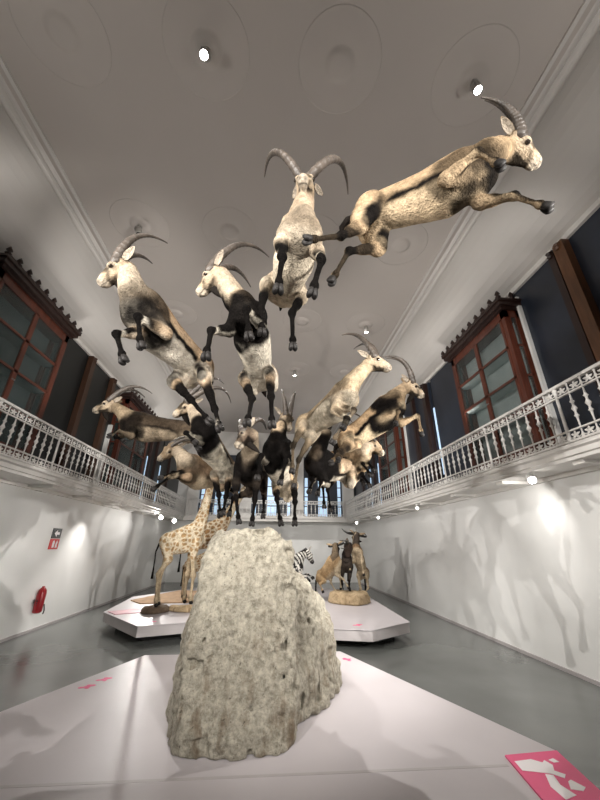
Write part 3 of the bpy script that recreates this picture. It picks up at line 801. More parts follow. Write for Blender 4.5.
# ================================================================== ANIMALS
JN = ['H', 'S', 'N', 'P', 'M', 'FSl', 'FSr', 'FEl', 'FEr', 'FKl', 'FKr', 'FHl', 'FHr', 'HTl', 'HTr', 'HSl', 'HSr', 'HKl', 'HKr', 'HHl', 'HHr', 'OMl', 'OMr', 'OTl', 'OTr']
JX = {
    'A': [[0.645,1.626,3.774],[1.167,1.314,3.805],[1.27,1.21,3.857],[1.524,1.239,4.103],[1.7,1.246,3.938],[1.254,1.37,3.771],[1.133,1.273,3.712],[1.235,1.331,3.582],[0.968,1.23,3.621],[1.343,1.203,3.48],[1.104,1.1,3.679],[1.438,1.125,3.286],[1.15,1.04,3.462],[0.69,1.689,3.737],[0.61,1.551,3.751],[0.671,1.657,3.5],[0.512,1.524,3.534],[0.443,1.584,3.369],[0.359,1.439,3.325],[0.317,1.589,3.101],[0.135,1.342,3.157],[1.564,1.217,4.345],[1.524,1.173,4.307],[1.413,1.225,4.546],[1.34,1.178,4.461]],
    'B': [[0.044,2.141,3.496],[0.109,1.561,3.42],[0.121,1.526,3.568],[0.152,1.541,3.913],[0.111,1.364,3.766],[0.197,1.523,3.377],[0.022,1.514,3.385],[0.212,1.454,3.196],[-0.003,1.426,3.213],[0.218,1.348,3.029],[0.005,1.354,3.029],[0.171,1.377,2.804],[-0.008,1.357,2.798],[0.128,2.142,3.505],[-0.033,2.121,3.527],[0.171,1.997,3.319],[-0.103,1.953,3.371],[0.093,1.89,3.08],[-0.124,1.897,3.105],[0.104,1.872,2.785],[-0.1,1.788,2.83],[0.362,1.522,4.208],[-0.048,1.525,4.227],[0.537,1.834,4.291],[-0.164,1.823,4.396]],
    'C': [[-0.695,2.589,2.995],[-0.964,2.069,3.144],[-1.022,1.938,3.215],[-1.192,2.006,3.513],[-1.324,1.978,3.326],[-0.897,2.022,3.076],[-1.052,2.091,3.088],[-0.77,2.003,2.931],[-0.964,2.019,2.932],[-0.933,1.898,2.981],[-1.022,1.87,2.817],[-0.873,1.918,2.76],[-0.923,1.845,2.611],[-0.621,2.551,2.971],[-0.762,2.621,2.953],[-0.565,2.397,2.796],[-0.809,2.461,2.781],[-0.457,2.424,2.546],[-0.633,2.372,2.594],[-0.372,2.24,2.329],[-0.451,2.264,2.386],[-1.159,2.002,3.798],[-1.207,2.124,3.742],[-0.98,2.187,3.97],[-1.147,2.356,3.896]],
    'D': [[-0.137,2.593,2.948],[-0.232,2.04,3.121],[-0.316,1.991,3.244],[-0.498,2.033,3.531],[-0.641,2.059,3.348],[-0.14,1.99,3.121],[-0.294,1.99,3.05],[-0.118,1.876,2.965],[-0.323,1.874,2.898],[-0.202,1.698,2.936],[-0.405,1.733,2.786],[-0.167,1.667,2.709],[-0.399,1.673,2.563],[-0.055,2.577,2.929],[-0.21,2.594,2.903],[-0.048,2.356,2.838],[-0.251,2.385,2.793],[-0.03,2.244,2.59],[-0.168,2.251,2.571],[-0.013,2.117,2.323],[-0.177,2.091,2.322],[-0.382,2.07,3.871],[-0.428,2.222,3.783],[-0.109,2.302,4.017],[-0.278,2.535,3.862]],
    'E': [[-1.237,4.535,3.023],[-1.842,4.408,3.052],[-1.969,4.397,3.16],[-2.252,4.461,3.377],[-2.457,4.395,3.26],[-1.852,4.308,3.005],[-1.888,4.481,2.981],[-1.794,4.211,2.836],[-1.887,4.3,2.889],[-1.88,4.024,2.84],[-1.933,4.123,2.793],[-1.868,3.819,2.714],[-1.762,3.977,2.705],[-1.214,4.453,2.994],[-1.249,4.617,2.987],[-1.034,4.351,2.852],[-1.097,4.435,2.904],[-0.834,4.166,2.765],[-0.874,4.263,2.859],[-0.592,4.034,2.622],[-0.636,4.119,2.719],[-2.081,4.46,3.62],[-2.169,4.577,3.631],[-1.806,4.632,3.616],[-1.974,4.823,3.63]],
    'F': [[-0.552,4.11,2.428],[-0.773,3.655,2.731],[-0.845,3.628,2.869],[-1.017,3.772,3.133],[-1.184,3.717,2.982],[-0.695,3.584,2.736],[-0.848,3.614,2.667],[-0.773,3.493,2.585],[-0.798,3.431,2.631],[-0.861,3.317,2.594],[-0.867,3.249,2.604],[-0.715,3.227,2.44],[-0.728,3.125,2.471],[-0.483,4.066,2.402],[-0.628,4.129,2.394],[-0.661,3.926,2.322],[-0.495,3.95,2.308],[-0.568,3.821,2.088],[-0.49,3.821,2.068],[-0.51,3.643,1.858],[-0.476,3.598,1.874],[-0.751,3.721,3.329],[-0.866,3.768,3.44],[-0.569,4.061,3.281],[-0.69,4.068,3.552]],
    'G': [[-0.664,4.683,2.432],[-0.983,4.183,2.425],[-1.024,4.046,2.499],[-1.249,4.193,2.712],[-1.4,4.126,2.55],[-0.959,4.14,2.331],[-1.081,4.223,2.415],[-0.957,3.951,2.297],[-0.999,4.056,2.362],[-1.154,3.941,2.291],[-1.119,3.904,2.33],[-1.282,3.833,2.133],[-1.188,3.706,2.236],[-0.592,4.637,2.427],[-0.714,4.726,2.378],[-0.635,4.46,2.271],[-0.682,4.498,2.313],[-0.56,4.721,2.271],[-0.609,4.759,2.316],[-0.424,4.481,2.164],[-0.458,4.523,2.22],[-1.119,4.155,2.794],[-1.162,4.203,2.836],[-0.99,4.261,2.754],[-1.051,4.328,2.85]],
    'H': [[-0.208,4.229,2.402],[-0.26,3.636,2.393],[-0.242,3.508,2.485],[-0.261,3.183,2.601],[-0.371,3.062,2.436],[-0.178,3.61,2.332],[-0.352,3.615,2.345],[-0.15,3.475,2.197],[-0.364,3.517,2.18],[-0.158,3.451,2.001],[-0.341,3.421,2.01],[-0.175,3.462,1.768],[-0.296,3.439,1.784],[-0.123,4.222,2.392],[-0.275,4.238,2.349],[-0.093,4.076,2.204],[-0.25,4.091,2.161],[-0.086,4.336,2.127],[-0.461,4.254,2.11],[-0.083,4.157,1.891],[-0.467,4.047,1.899],[-0.188,3.388,2.822],[-0.35,3.409,2.798],[-0.088,3.717,2.824],[-0.377,3.75,2.773]],
    'I': [[0.153,4.015,2.235],[0.043,3.52,2.54],[0.046,3.512,2.694],[0.139,3.672,2.989],[0.197,3.545,2.801],[0.119,3.451,2.513],[-0.05,3.477,2.517],[0.165,3.327,2.372],[-0.075,3.351,2.372],[0.128,3.138,2.331],[-0.107,3.157,2.376],[0.078,3.101,2.108],[-0.134,3.115,2.15],[0.2,3.971,2.179],[0.07,4.035,2.245],[0.248,3.737,2.189],[0.051,3.804,2.184],[0.248,3.544,1.998],[0.063,3.581,2.028],[0.234,3.349,1.775],[0.107,3.429,1.778],[0.21,3.614,3.179],[0.105,3.607,3.187],[0.257,3.766,3.341],[0.071,3.749,3.362]],
    'J': [[0.4,3.514,2.817],[0.677,3.018,2.967],[0.748,2.934,3.082],[0.981,2.909,3.353],[1.143,2.801,3.226],[0.765,3.026,2.907],[0.619,2.941,2.921],[0.634,2.927,2.806],[0.565,2.856,2.755],[0.722,2.77,2.728],[0.641,2.728,2.624],[0.602,2.728,2.536],[0.514,2.798,2.418],[0.447,3.533,2.748],[0.322,3.479,2.826],[0.308,3.338,2.761],[0.397,3.348,2.639],[0.202,3.284,2.516],[0.268,3.388,2.397],[0.191,3.193,2.234],[0.22,3.313,2.113],[1.0,3.019,3.604],[0.897,2.927,3.613],[0.892,3.275,3.701],[0.721,3.113,3.774]],
    'K': [[0.909,3.744,2.739],[1.35,3.57,3.094],[1.431,3.554,3.233],[1.678,3.632,3.47],[1.855,3.616,3.317],[1.432,3.612,3.04],[1.35,3.467,3.069],[1.453,3.5,2.883],[1.229,3.489,2.92],[1.619,3.407,2.948],[1.39,3.392,2.984],[1.633,3.401,2.719],[1.307,3.289,2.796],[0.929,3.827,2.743],[0.852,3.691,2.774],[0.951,3.607,2.653],[0.825,3.509,2.621],[0.78,3.434,2.531],[0.681,3.327,2.479],[0.647,3.224,2.37],[0.557,3.116,2.314],[1.675,3.66,3.746],[1.604,3.543,3.715],[1.477,3.803,3.917],[1.34,3.628,3.825]],
    'L': [[1.003,4.418,2.505],[0.562,4.014,2.524],[0.534,3.882,2.605],[0.626,3.981,2.914],[0.443,4.039,2.777],[0.555,3.976,2.425],[0.474,4.07,2.543],[0.651,3.974,2.257],[0.496,4.095,2.352],[0.558,3.801,2.239],[0.481,3.913,2.279],[0.494,3.634,2.094],[0.416,3.751,2.13],[1.048,4.359,2.462],[0.946,4.479,2.487],[0.995,4.19,2.301],[0.982,4.301,2.331],[1.18,4.317,2.455],[1.136,4.456,2.494],[1.208,4.091,2.265],[1.172,4.226,2.31],[0.814,3.859,3.102],[0.774,3.985,3.151],[1.116,3.905,3.081],[1.044,4.135,3.102]],
    'M': [[0.991,4.928,2.78],[1.166,4.36,2.733],[1.174,4.202,2.767],[1.405,4.414,2.892],[1.488,4.257,2.739],[1.271,4.376,2.73],[1.138,4.343,2.631],[1.237,4.434,2.549],[1.084,4.351,2.446],[1.25,4.245,2.599],[1.176,4.224,2.566],[1.281,4.075,2.448],[1.23,4.09,2.387],[1.047,4.959,2.722],[0.909,4.901,2.776],[0.948,4.827,2.548],[0.836,4.764,2.592],[0.803,4.829,2.316],[0.717,4.708,2.352],[0.832,4.786,2.024],[0.723,4.657,2.06],[1.41,4.426,2.976],[1.383,4.394,2.972],[1.351,4.49,3.006],[1.308,4.433,3.009]],
    'W1': [[1.469,10.096,0.783],[1.741,9.672,1.161],[1.739,9.584,1.304],[1.813,9.799,1.583],[1.878,9.834,1.349],[1.843,9.717,1.17],[1.75,9.586,1.091],[1.887,9.673,0.977],[1.761,9.529,0.896],[1.859,9.571,0.799],[1.917,9.435,0.8],[1.868,9.542,0.558],[2.028,9.348,0.604],[1.465,10.151,0.854],[1.418,10.031,0.747],[1.684,10.043,0.796],[1.477,9.788,0.723],[1.657,9.784,0.679],[1.332,9.546,0.679],[1.74,9.544,0.5],[1.368,9.275,0.531],[1.804,9.732,1.64],[1.767,9.731,1.617],[1.768,9.756,1.727],[1.703,9.75,1.687]],
    'W2': [[2.209,10.246,1.059],[2.066,9.649,1.199],[2.056,9.593,1.352],[2.028,9.332,1.587],[1.974,9.245,1.363],[2.144,9.586,1.152],[1.968,9.625,1.152],[2.142,9.596,0.948],[1.939,9.621,0.95],[2.084,9.53,0.76],[1.887,9.59,0.75],[2.088,9.496,0.519],[1.853,9.571,0.508],[2.282,10.216,1.015],[2.121,10.258,1.042],[2.22,10.044,0.84],[2.029,10.098,0.869],[2.23,10.212,0.608],[2.039,10.229,0.614],[2.166,9.985,0.403],[2.035,10.0,0.401],[2.003,9.362,1.666],[1.989,9.394,1.638],[2.069,9.415,1.715],[2.04,9.469,1.671]],
    'W3': [[2.667,10.33,0.89],[2.442,9.943,1.413],[2.416,9.942,1.593],[2.505,10.214,1.878],[2.427,10.326,1.646],[2.511,9.842,1.402],[2.33,9.912,1.376],[2.501,9.711,1.223],[2.304,9.786,1.195],[2.443,9.506,1.147],[2.151,9.631,1.134],[2.465,9.472,0.884],[2.098,9.439,0.96],[2.746,10.271,0.88],[2.576,10.335,0.854],[2.673,10.007,0.852],[2.465,10.085,0.822],[2.687,9.961,0.543],[2.499,10.031,0.516],[2.461,9.783,0.36],[2.282,9.793,0.404],[2.466,10.153,1.942],[2.45,10.196,1.956],[2.527,10.13,2.025],[2.497,10.203,2.05]],
    'Z': [[0.016,9.012,0.974],[0.577,8.652,1.106],[0.621,8.553,1.252],[0.931,8.688,1.424],[1.083,8.677,1.201],[0.672,8.727,1.097],[0.586,8.568,1.019],[0.672,8.739,0.876],[0.725,8.576,0.846],[0.883,8.691,0.944],[0.909,8.537,0.972],[0.932,8.452,0.843],[1.004,8.296,0.916],[0.033,9.065,1.055],[-0.031,8.929,0.949],[0.103,8.918,0.833],[0.047,8.698,0.821],[-0.106,8.95,0.602],[-0.167,8.752,0.599],[-0.012,8.923,0.276],[-0.067,8.724,0.274],[0.942,8.656,1.515],[0.919,8.62,1.493],[0.866,8.684,1.584],[0.828,8.621,1.547]]}

def nrm(v): return v / max(np.linalg.norm(v), 1e-9)

VIEW = np.array((0, 0, 1.6))
def frames(J, turn=0.0, hup=None):
    f = nrm(J['S'] - J['H'])
    l = (J['FSl'] - J['FSr']) + (J['HTl'] - J['HTr']); l = nrm(l - f * (l @ f)); u = np.cross(f, l)
    hx = nrm(J['M'] - J['P'])
    up = (J['OMl'] + J['OMr']) / 2 - J['P'] if np.linalg.norm(J['OMl'] - J['P']) > .05 else u
    up = up if hup is None else np.array(hup, float)
    hu = nrm(up - hx * (up @ hx)); hl = np.cross(hu, hx)
    if turn:
        # the head is tipped so that one cheek turns towards a visitor standing on the floor
        tc = nrm(VIEW - J['P']); tc = nrm(tc - hx * (tc @ hx))
        hl = nrm(hl + tc * turn); hu = np.cross(hx, hl)
    return f, l, u, hx, hu, hl

def leg_prims(J, g, f, u, l):
    P = []
    for s in 'lr':
        sg = 1 if s == 'l' else -1
        HT, HS, HK, HH = (J[k + s] for k in ('HT', 'HS', 'HK', 'HH'))
        fet = HK + (HH - HK) * .78
        toe = HH - nrm(HH - fet) * .028 * g
        P += [Prim(HT + u * .02 * g, HS, .108 * g, .060 * g, 'thigh', l, .72), Prim(HT - f * .05 * g - u * .03 * g, HS - f * .02 * g, .088 * g, .046 * g, 'thigh', l, .68),
              Prim(HS, HS + (HK - HS) * .55, .058 * g, .033 * g, 'shank', l, .8), Prim(HS + (HK - HS) * .5, HK, .033 * g, .020 * g, 'shank'), Prim(HK, HK - nrm(HH - HK) * .03 * g - f * .012 * g, .021 * g, .015 * g, 'shank'),
              Prim(HK, fet, .0185 * g, .0145 * g, 'cannon'), Prim(HK, HK, .0215 * g, .0215 * g, 'cannon'),
              Prim(fet, fet, .0195 * g, .0195 * g, 'cannon'), Prim(fet, toe, .0165 * g, .016 * g, 'cannon')]
        A, E, K, H = (J[k + s] for k in ('FS', 'FE', 'FK', 'FH'))
        fet = K + (H - K) * .76
        toe = H - nrm(H - fet) * .028 * g
        P += [Prim(A + u * .11 * g - f * .04 * g, A + f * .02 * g, .070 * g, .084 * g, 'shoulder', l, .58), Prim(A, E, .080 * g, .046 * g, 'shoulder', l, .72),
              Prim(E, E + (K - E) * .4, .045 * g, .033 * g, 'forearm'), Prim(E + (K - E) * .35, K, .033 * g, .021 * g, 'forearm'), Prim(K, K, .0235 * g, .0235 * g, 'cannon'),
              Prim(K, fet, .0175 * g, .0145 * g, 'cannon'), Prim(fet, fet, .0195 * g, .0195 * g, 'cannon'), Prim(fet, toe, .0165 * g, .016 * g, 'cannon')]
    return P

def body_prims(J, g, fr, neck=1.0, horse=False):
    f, l, u, hx, hu, hl = fr
    H, S, N, P, Mz = (J[k] for k in ('H', 'S', 'N', 'P', 'M'))
    B = [Prim(H + u * .035 * g, (H + S) / 2 + u * .025 * g, .122 * g, .122 * g, 'torso', l, .86), Prim((H + S) / 2 + u * .025 * g, S + u * .06 * g, .122 * g, .134 * g, 'torso', l, .80),
         Prim(H + f * .15 * g - u * .03 * g, S - f * .14 * g - u * .075 * g, .120 * g, .146 * g, 'torso', l, .95), Prim(S - f * .12 * g - u * .065 * g, S + f * .05 * g - u * .045 * g, .150 * g, .132 * g, 'torso', l, .84),
         Prim(S + f * .06 * g - u * .03 * g, S + f * .10 * g + u * .02 * g, .110 * g, .110 * g, 'torso', l, .8),
         Prim(H - f * .05 * g, H + f * .03 * g, .112 * g, .127 * g, 'torso', l, .95),
         Prim(S + f * .05 * g + u * .05 * g, N, .120 * g * neck, .100 * g * neck, 'neck', l, .8), Prim(S + f * .08 * g - u * .03 * g, N + (P - N) * .35 , .10 * g * neck, .078 * g * neck, 'neck', l, .8),
         Prim(N, P - hu * .05 * g - hx * .01 * g, .095 * g * neck, .066 * g, 'neck', hl, .85)]
    hlen = np.linalg.norm(Mz - P)
    q = hlen / .233
    X = lambda a, b, c=0: P + hx * a * q + hu * b * q + hl * c * q
    B += [Prim(X(.015, -.030), X(.09, -.022), .068 * q, .060 * q, 'head', hl, .88), Prim(X(.09, -.030), X(.195, -.028), .054 * q, .033 * q, 'head', hl, .85), Prim(X(.10, .000), X(.17, -.008), .034 * q, .026 * q, 'head', hl, .8),
          Prim(X(.05, -.085), X(.185, -.058), .038 * q, .022 * q, 'head', hl, .8), Prim(X(.205, -.032), X(.214, -.040), .031 * q, .026 * q, 'head', hl, .95), Prim(X(.19, -.064), X(.198, -.064), .022 * q, .020 * q, 'head'),
          Prim(X(.0, .01), X(.03, .018), .052 * q, .045 * q, 'head', hl, .95)]
    for sg in (-1, 1):
        B += [Prim(X(.075, .018, sg * .040), X(.085, .014, sg * .042), .024 * q, .022 * q, 'head')]
    return B, X, q

def seg_dist(V, a, b):
    ab = b - a; t = np.clip(((V - a) @ ab) / max(ab @ ab, 1e-9), 0, 1)
    return np.linalg.norm(V - (a + t[:, None] * ab), axis=1), t

def mixc(c, col, w): return c + (np.array(col) - c) * w[:, None]

def ibex_cols(V, prims, J, fr, X, q, o):
    f, l, u, hx, hu, hl = fr
    D = np.stack([p.d(V) for p in prims], 1)
    W = np.exp(-90 * (D - D.min(1, keepdims=True))); W /= W.sum(1, keepdims=True)
    kw = {k: W[:, [i for i, p in enumerate(prims) if p.kind == k]].sum(1) for k in ('torso', 'neck', 'head', 'thigh', 'shank', 'cannon', 'shoulder', 'forearm')}
    H, S = J['H'], J['S']
    n1 = fbm(V, 7, 4, o.get('seed', 1)); n2 = fbm(V, 20, 3, 5)
    t = (V - H) @ f / np.linalg.norm(S - H)
    w = (V - H) @ u + .03 * n1
    c = np.tile(np.array(o['coat']), (len(V), 1))
    c = mixc(c, o['back'], sstep(.05, .15, w) * .75)
    belly = sstep(-.03, -.085, w) * np.clip(kw['torso'] + kw['thigh'] * .7 + kw['shoulder'] * .4, 0, 1)
    c = mixc(c, o['belly'], belly)
    dk = np.array(o['dark'])
    fl = np.exp(-((w + .042) / .028) ** 2) * sstep(-.02, .12, t) * (1 - sstep(.72, .95, t)) * kw['torso']
    c = mixc(c, dk, np.clip(fl * 1.5 * o.get('flank', .8), 0, 1))
    c = mixc(c, o['neck'], kw['neck'] * .9)
    # dark saddle-side of old males
    if o.get('body_dark', 0):
        bd = sstep(-.10, .02, w + .05 * n1) * (kw['torso'] + kw['shoulder'] + kw['thigh'] * .7)
        c = mixc(c, dk, np.clip(bd * o['body_dark'], 0, 1))
    if o.get('front', 0):
        ft = o.get('front_t', .5)
        fd = sstep(ft, ft + .14, t + .13 * n1) * np.clip(kw['torso'] + kw['shoulder'] + kw['forearm'] + kw['neck'] * sstep(1.30, 1.18, t + .06 * n1), 0, 1)
        c = mixc(c, dk, np.clip(fd * o['front'], 0, 1))
    sh = o.get('shoulder', .8)
    for s in 'lr':
        d1, _ = seg_dist(V, J['FS' + s] + f * .02 + u * .07, J['FE' + s])
        m = sstep(.19, .125, d1 + .06 * n1) * (kw['shoulder'] + kw['torso'] + kw['neck'] * .3)
        c = mixc(c, dk, np.clip(m * sh, 0, 1))
        d2, _ = seg_dist(V, J['HT' + s] + f * .07, J['HS' + s] + f * .05)
        m = sstep(.075, .03, d2 + .03 * n1) * np.clip(kw['thigh'] + kw['shank'], 0, 1)
        c = mixc(c, dk, np.clip(m * o.get('thigh', .8), 0, 1))
        d3, _ = seg_dist(V, J['HS' + s], J['HS' + s] * .5 + J['HT' + s] * .5 - f * .08 - u * .04)
        c = mixc(c, o['belly'], sstep(.07, .03, d3 + .02 * n1) * kw['thigh'] * .8)
    dch = np.linalg.norm(V - (S + f * .12 - u * .07), axis=1)
    m = sstep(.20, .09, dch + .05 * n1) * np.clip(kw['torso'] + kw['shoulder'] + kw['neck'] * .6, 0, 1)
    c = mixc(c, dk, np.clip(m * o.get('chest', .5), 0, 1))
    # legs: black fronts, pale line behind
    lg = o.get('legs', 1.0)
    for s in 'lr':
        for a, b, fr_ in (('HS', 'HK', 1), ('HK', 'HH', 1), ('FE', 'FK', 1), ('FK', 'FH', 1)):
            A = J[a + s]; Bq = J[b + s]
            d1, tt = seg_dist(V, A, Bq)
            ax = nrm(Bq - A); fwd = f - ax * (f @ ax); fwd = nrm(fwd + u * .3 - ax * (u @ ax) * .3)
            off = ((V - A) @ fwd)
            near = sstep(.075, .04, d1)
            up_ = a in ('HS', 'FE')
            m = near * np.clip(kw['shank'] + kw['forearm'] + kw['cannon'], 0, 1)
            pale = sstep(-.004, -.016, off + .006 * n2)
            amt = lg * (sstep(.0, .45, tt + .25 * n1) if up_ else 1.0)
            c = mixc(c, dk * .8, np.clip(m * amt * (1 - pale * .85), 0, 1))
            c = mixc(c, o['belly'], np.clip(m * pale * .55 * (0.6 if up_ else 1), 0, 1))
    # face
    R = V - J['P']; a = R @ hx / q; b_ = R @ hu / q; s_ = np.abs(R @ hl) / q
    fo = kw['head']
    mk = o.get('mask', .85)
    c = mixc(c, o['face'], fo)
    c = mixc(c, (.52, .44, .34), fo * np.exp(-(((a - .085) / .042) ** 2 + ((b_ - .006) / .026) ** 2)) * sstep(.026, .042, s_) * .9)
    c = mixc(c, dk, fo * sstep(-.006, .010, b_ + .010 * n2) * sstep(.175, .14, a + .02 * n1) * np.maximum(sstep(.044, .032, s_), sstep(.098, .115, a)) * mk)
    c = mixc(c, dk, fo * np.exp(-(((a - .125 + b_ * .8) / .022) ** 2)) * sstep(.0, -.012, b_) * sstep(-.075, -.05, b_) * mk * .85)
    c = mixc(c, dk, fo * sstep(-.052, -.068, b_ + .012 * n2) * sstep(.03, .08, a) * sstep(.195, .17, a) * .95 * o.get('jaw', 1))
    c = mixc(c, (.50, .43, .34), fo * sstep(.172, .195, a + .008 * n2) * .9)
    c = mixc(c, (.03, .022, .02), fo * np.exp(-(((a - .226) / .012) ** 2 + ((b_ + .028) / .012) ** 2)) * np.exp(-((s_ - .016) / .009) ** 2))
    c = mixc(c, (.02, .015, .014), fo * np.exp(-(((b_ + .058) / .0045) ** 2)) * sstep(.13, .16, a) * .9)
    c = mixc(c, (.02, .015, .014), fo * np.exp(-(((a - .088) / .017) ** 2 + ((b_ - .006) / .013) ** 2)) * sstep(.045, .055, s_))
    c = c * (1 + .16 * n1 + .12 * n2)[:, None]
    return np.clip(c, .003, .9)

def lofted(name, rings, m, parent, smooth=True, col=None):
    mb = MB(); n = len(rings[0])
    vs = [p for r in rings for p in r]; fs = []
    for i in range(len(rings) - 1):
        for k in range(n):
            k2 = (k + 1) % n
            fs.append((i * n + k, i * n + k2, (i + 1) * n + k2, (i + 1) * n + k))
    fs.append(tuple(range(n - 1, -1, -1))); fs.append(tuple((len(rings) - 1) * n + k for k in range(n)))
    mb.add(vs, fs)
    me = mb.mesh(name)
    if col is not None:
        at = me.color_attributes.new('coat', 'FLOAT_COLOR', 'POINT')
        at.data.foreach_set('color', np.array([(*c, 1.0) for r, c in zip(rings, col) for _ in r], np.float32).ravel())
    return link_mesh(name, me, m, parent, smooth)

def arc_pts(a, b, c, n, tb=.42):
    """smooth arc a -> b -> c"""
    r = []
    for i in range(n + 1):
        t = i / n
        r.append(a * ((t - tb) * (t - 1) / (tb)) + b * (t * (t - 1) / (tb * (tb - 1))) + c * (t * (t - tb) / (1 - tb)))
    return r

def add_horn(parent, pts, r0, r1, m, ridges=0, flat=.8, side=None):
    n = len(pts)
    rad = []
    for i in range(n):
        t = i / (n - 1)
        r = r0 * (1 - .86 * t ** 1.15)
        if ridges and t < .85:
            r *= 1 + .13 * max(0, math.sin(2 * math.pi * ridges * t)) ** 2
        rad.append(r)
    o = MB().tube(pts, rad, 12, squash=(side, flat)).build('horn', m, parent, True)
    return o

def add_ear(parent, base, d, face, L, w, m, c_out, c_in):
    d = nrm(d); face = nrm(face - d * (face @ d)); sd = np.cross(d, face)
    rings = []; cols = []
    for i in range(9):
        t = i / 8
        wi = w * (math.sin(math.pi * min(1, .16 + .84 * t)) ** .8) * (1 if t < .98 else .3) + .004
        cc = base + d * L * t + face * (.012 * math.sin(math.pi * t)) * -1
        ring = []
        for k in range(12):
            a = 2 * math.pi * k / 12
            x = math.cos(a) * wi; y = math.sin(a) * .30 * wi + abs(math.cos(a)) ** 2 * wi * .55
            ring.append(tuple(cc + sd * x + face * y))
        rings.append(ring); cols.append(c_out if i % 9 else c_out)
    o = lofted('ear', rings, m, parent, True, cols)
    me = o.data
    at = me.color_attributes['coat']
    for vi, v in enumerate(me.vertices):
        k = vi % 12
        if 1 <= k <= 5 and 0 < vi // 12 < 8: at.data[vi].color = (*c_in, 1)
    return o

def add_hoof(parent, p_fet, p_end, side, m, g=1.0):
    d = nrm(p_end - p_fet); side = nrm(side - d * (side @ d)); fr = np.cross(side, d)
    mb = MB()
    for sg in (-1, 1):
        c0 = p_end - d * .034 * g + side * sg * .010 * g
        rings = []
        for t, w, h in ((0, .016, .022), (.4, .017, .026), (.8, .016, .027), (1.0, .010, .018)):
            cc = c0 + d * .050 * g * t + side * sg * .006 * g * t
            rings.append([tuple(cc + side * math.cos(a) * w * g + fr * math.sin(a) * h * g) for a in [2 * math.pi * k / 10 for k in range(10)]])
        n = 10; vs = [p for r in rings for p in r]; fs = []
        for i in range(3):
            for k in range(n): fs.append((i * n + k, i * n + (k + 1) % n, (i + 1) * n + (k + 1) % n, (i + 1) * n + k))
        fs += [tuple(range(n - 1, -1, -1)), tuple(3 * n + k for k in range(n))]
        mb.add(vs, fs)
    return mb.build('hoof', m, parent, True)

def joints(key): return {n: np.array(p) for n, p in zip(JN, JX[key])}

def ibex(key, label, o, group='leaping ibexes'):
    J = joints(key); g = o.get('g', 1.0)
    fr = frames(J, o.get('turn', 0)); f, l, u, hx, hu, hl = fr
    B, X, q = body_prims(J, g, fr, o.get('neckw', 1.0))
    prims = B + leg_prims(J, g, f, u, l)
    V, Q = skin(prims, o.get('h', .0115), 125.)
    mus = fbm(V, 13, 2, 31) * .006 + vnoise(V, 55, 3) * .002
    dirn = np.stack([vnoise(V, 9, 41 + i_) for i_ in range(3)], 1); V = V + dirn * mus[:, None]
    cols = ibex_cols(V, prims, J, fr, X, q, o)
    t = empty('ibex', tuple(J['H']), label, 'ibex', group)
    body = link_mesh('body', mesh_from('body', V, Q, cols), M['fur'], t)
    R = .037 * o.get('horn_w', 1.0) * q
    for s in 'lr':
        sg = 1 if s == 'l' else -1
        base = X(.02, .035, sg * .026)
        pts = arc_pts(base, J['OM' + s], J['OT' + s], 90)
        pts = [base - hu * .03] + pts
        add_horn(t, pts, R, .006, M['horn'], 15, .85, hl)
        eb = X(-.025, .0, sg * .058)
        add_ear(t, eb, hl * sg * .45 - hx * .85 + hu * (.10 + o.get('ear_up', 0)), hl * sg * .8 + hx * .6 - hu * .1, .125 * q, .024 * q, M['fur'], tuple(.75 * v for v in o['neck']), (.40, .34, .27))
        MB().ball(X(.088, .006, sg * .055), .017 * q, 12).build('eye', M['eye'], t, True)
    if o.get('beard', True):
        d = nrm(-hu * .9 - hx * .25 + np.array((0, 0, -.5)))
        b0 = X(.115, -.085)
        MB().tube([b0 + hu * .02, b0 + d * .035, b0 + d * .08, b0 + d * .13, b0 + d * .155], [.030, .036, .030, .014, .004], 10, squash=(hl, .7)).build('beard', M['beard'], t, True)
    tb = J['H'] - f * .15 * g + u * .04 * g
    MB().tube([tb + f * .05, tb - f * .03 + u * .01, tb - f * .08 - u * .03, tb - f * .10 - u * .08], [.034, .034, .026, .005], 8).build('tail', M['beard'], t, True)
    for s in 'lr':
        for a, b_ in (('HK', 'HH'), ('FK', 'FH')):
            A, E = J[a + s], J[b_ + s]
            add_hoof(t, A + (E - A) * .78, E, l, M['hoof'], g)
    return t

TAN = dict(coat=(.44, .315, .20), back=(.27, .175, .10), belly=(.70, .62, .50), neck=(.56, .46, .34), face=(.50, .39, .27), dark=(.006, .005, .0045))
def T(**k): d = dict(TAN); d.update(k); return d
ibex('A', 'cream ibex stretched out in the highest leap, flying away from the herd towards the cove', T(turn=-1.0, coat=(.42, .30, .185), belly=(.52, .40, .26), back=(.40, .28, .17), neck=(.36, .26, .16), shoulder=.7, flank=.7, chest=1.0, legs=.95, thigh=1.0, seed=3, h=.010, beard=False, mask=.8))
ibex('B', 'pale ibex seen from below with raised throat and horns spread wide', T(neck=(.40, .31, .22), coat=(.50, .40, .29), belly=(.66, .57, .44), shoulder=.15, chest=.45, flank=.5, thigh=.35, seed=8, h=.010, beard=False, ear_up=-.35, jaw=1.2))
ibex('C', 'cream ibex with long swept horn climbing highest over the extinguisher wall', T(turn=1.2, coat=(.46, .33, .21), neck=(.50, .42, .32), belly=(.72, .65, .54), shoulder=.9, flank=1.0, chest=.9, thigh=1.0, seed=5, h=.010))
ibex('D', 'black-shouldered ibex rising upright with black forelegs bent, beside the pale ibex seen from below', T(turn=1.2, coat=(.40, .29, .19), neck=(.47, .39, .29), belly=(.74, .67, .55), shoulder=1.0, flank=1.0, chest=.9, front=1.0, front_t=.72, thigh=1.0, seed=2, h=.010, horn_w=1.1))
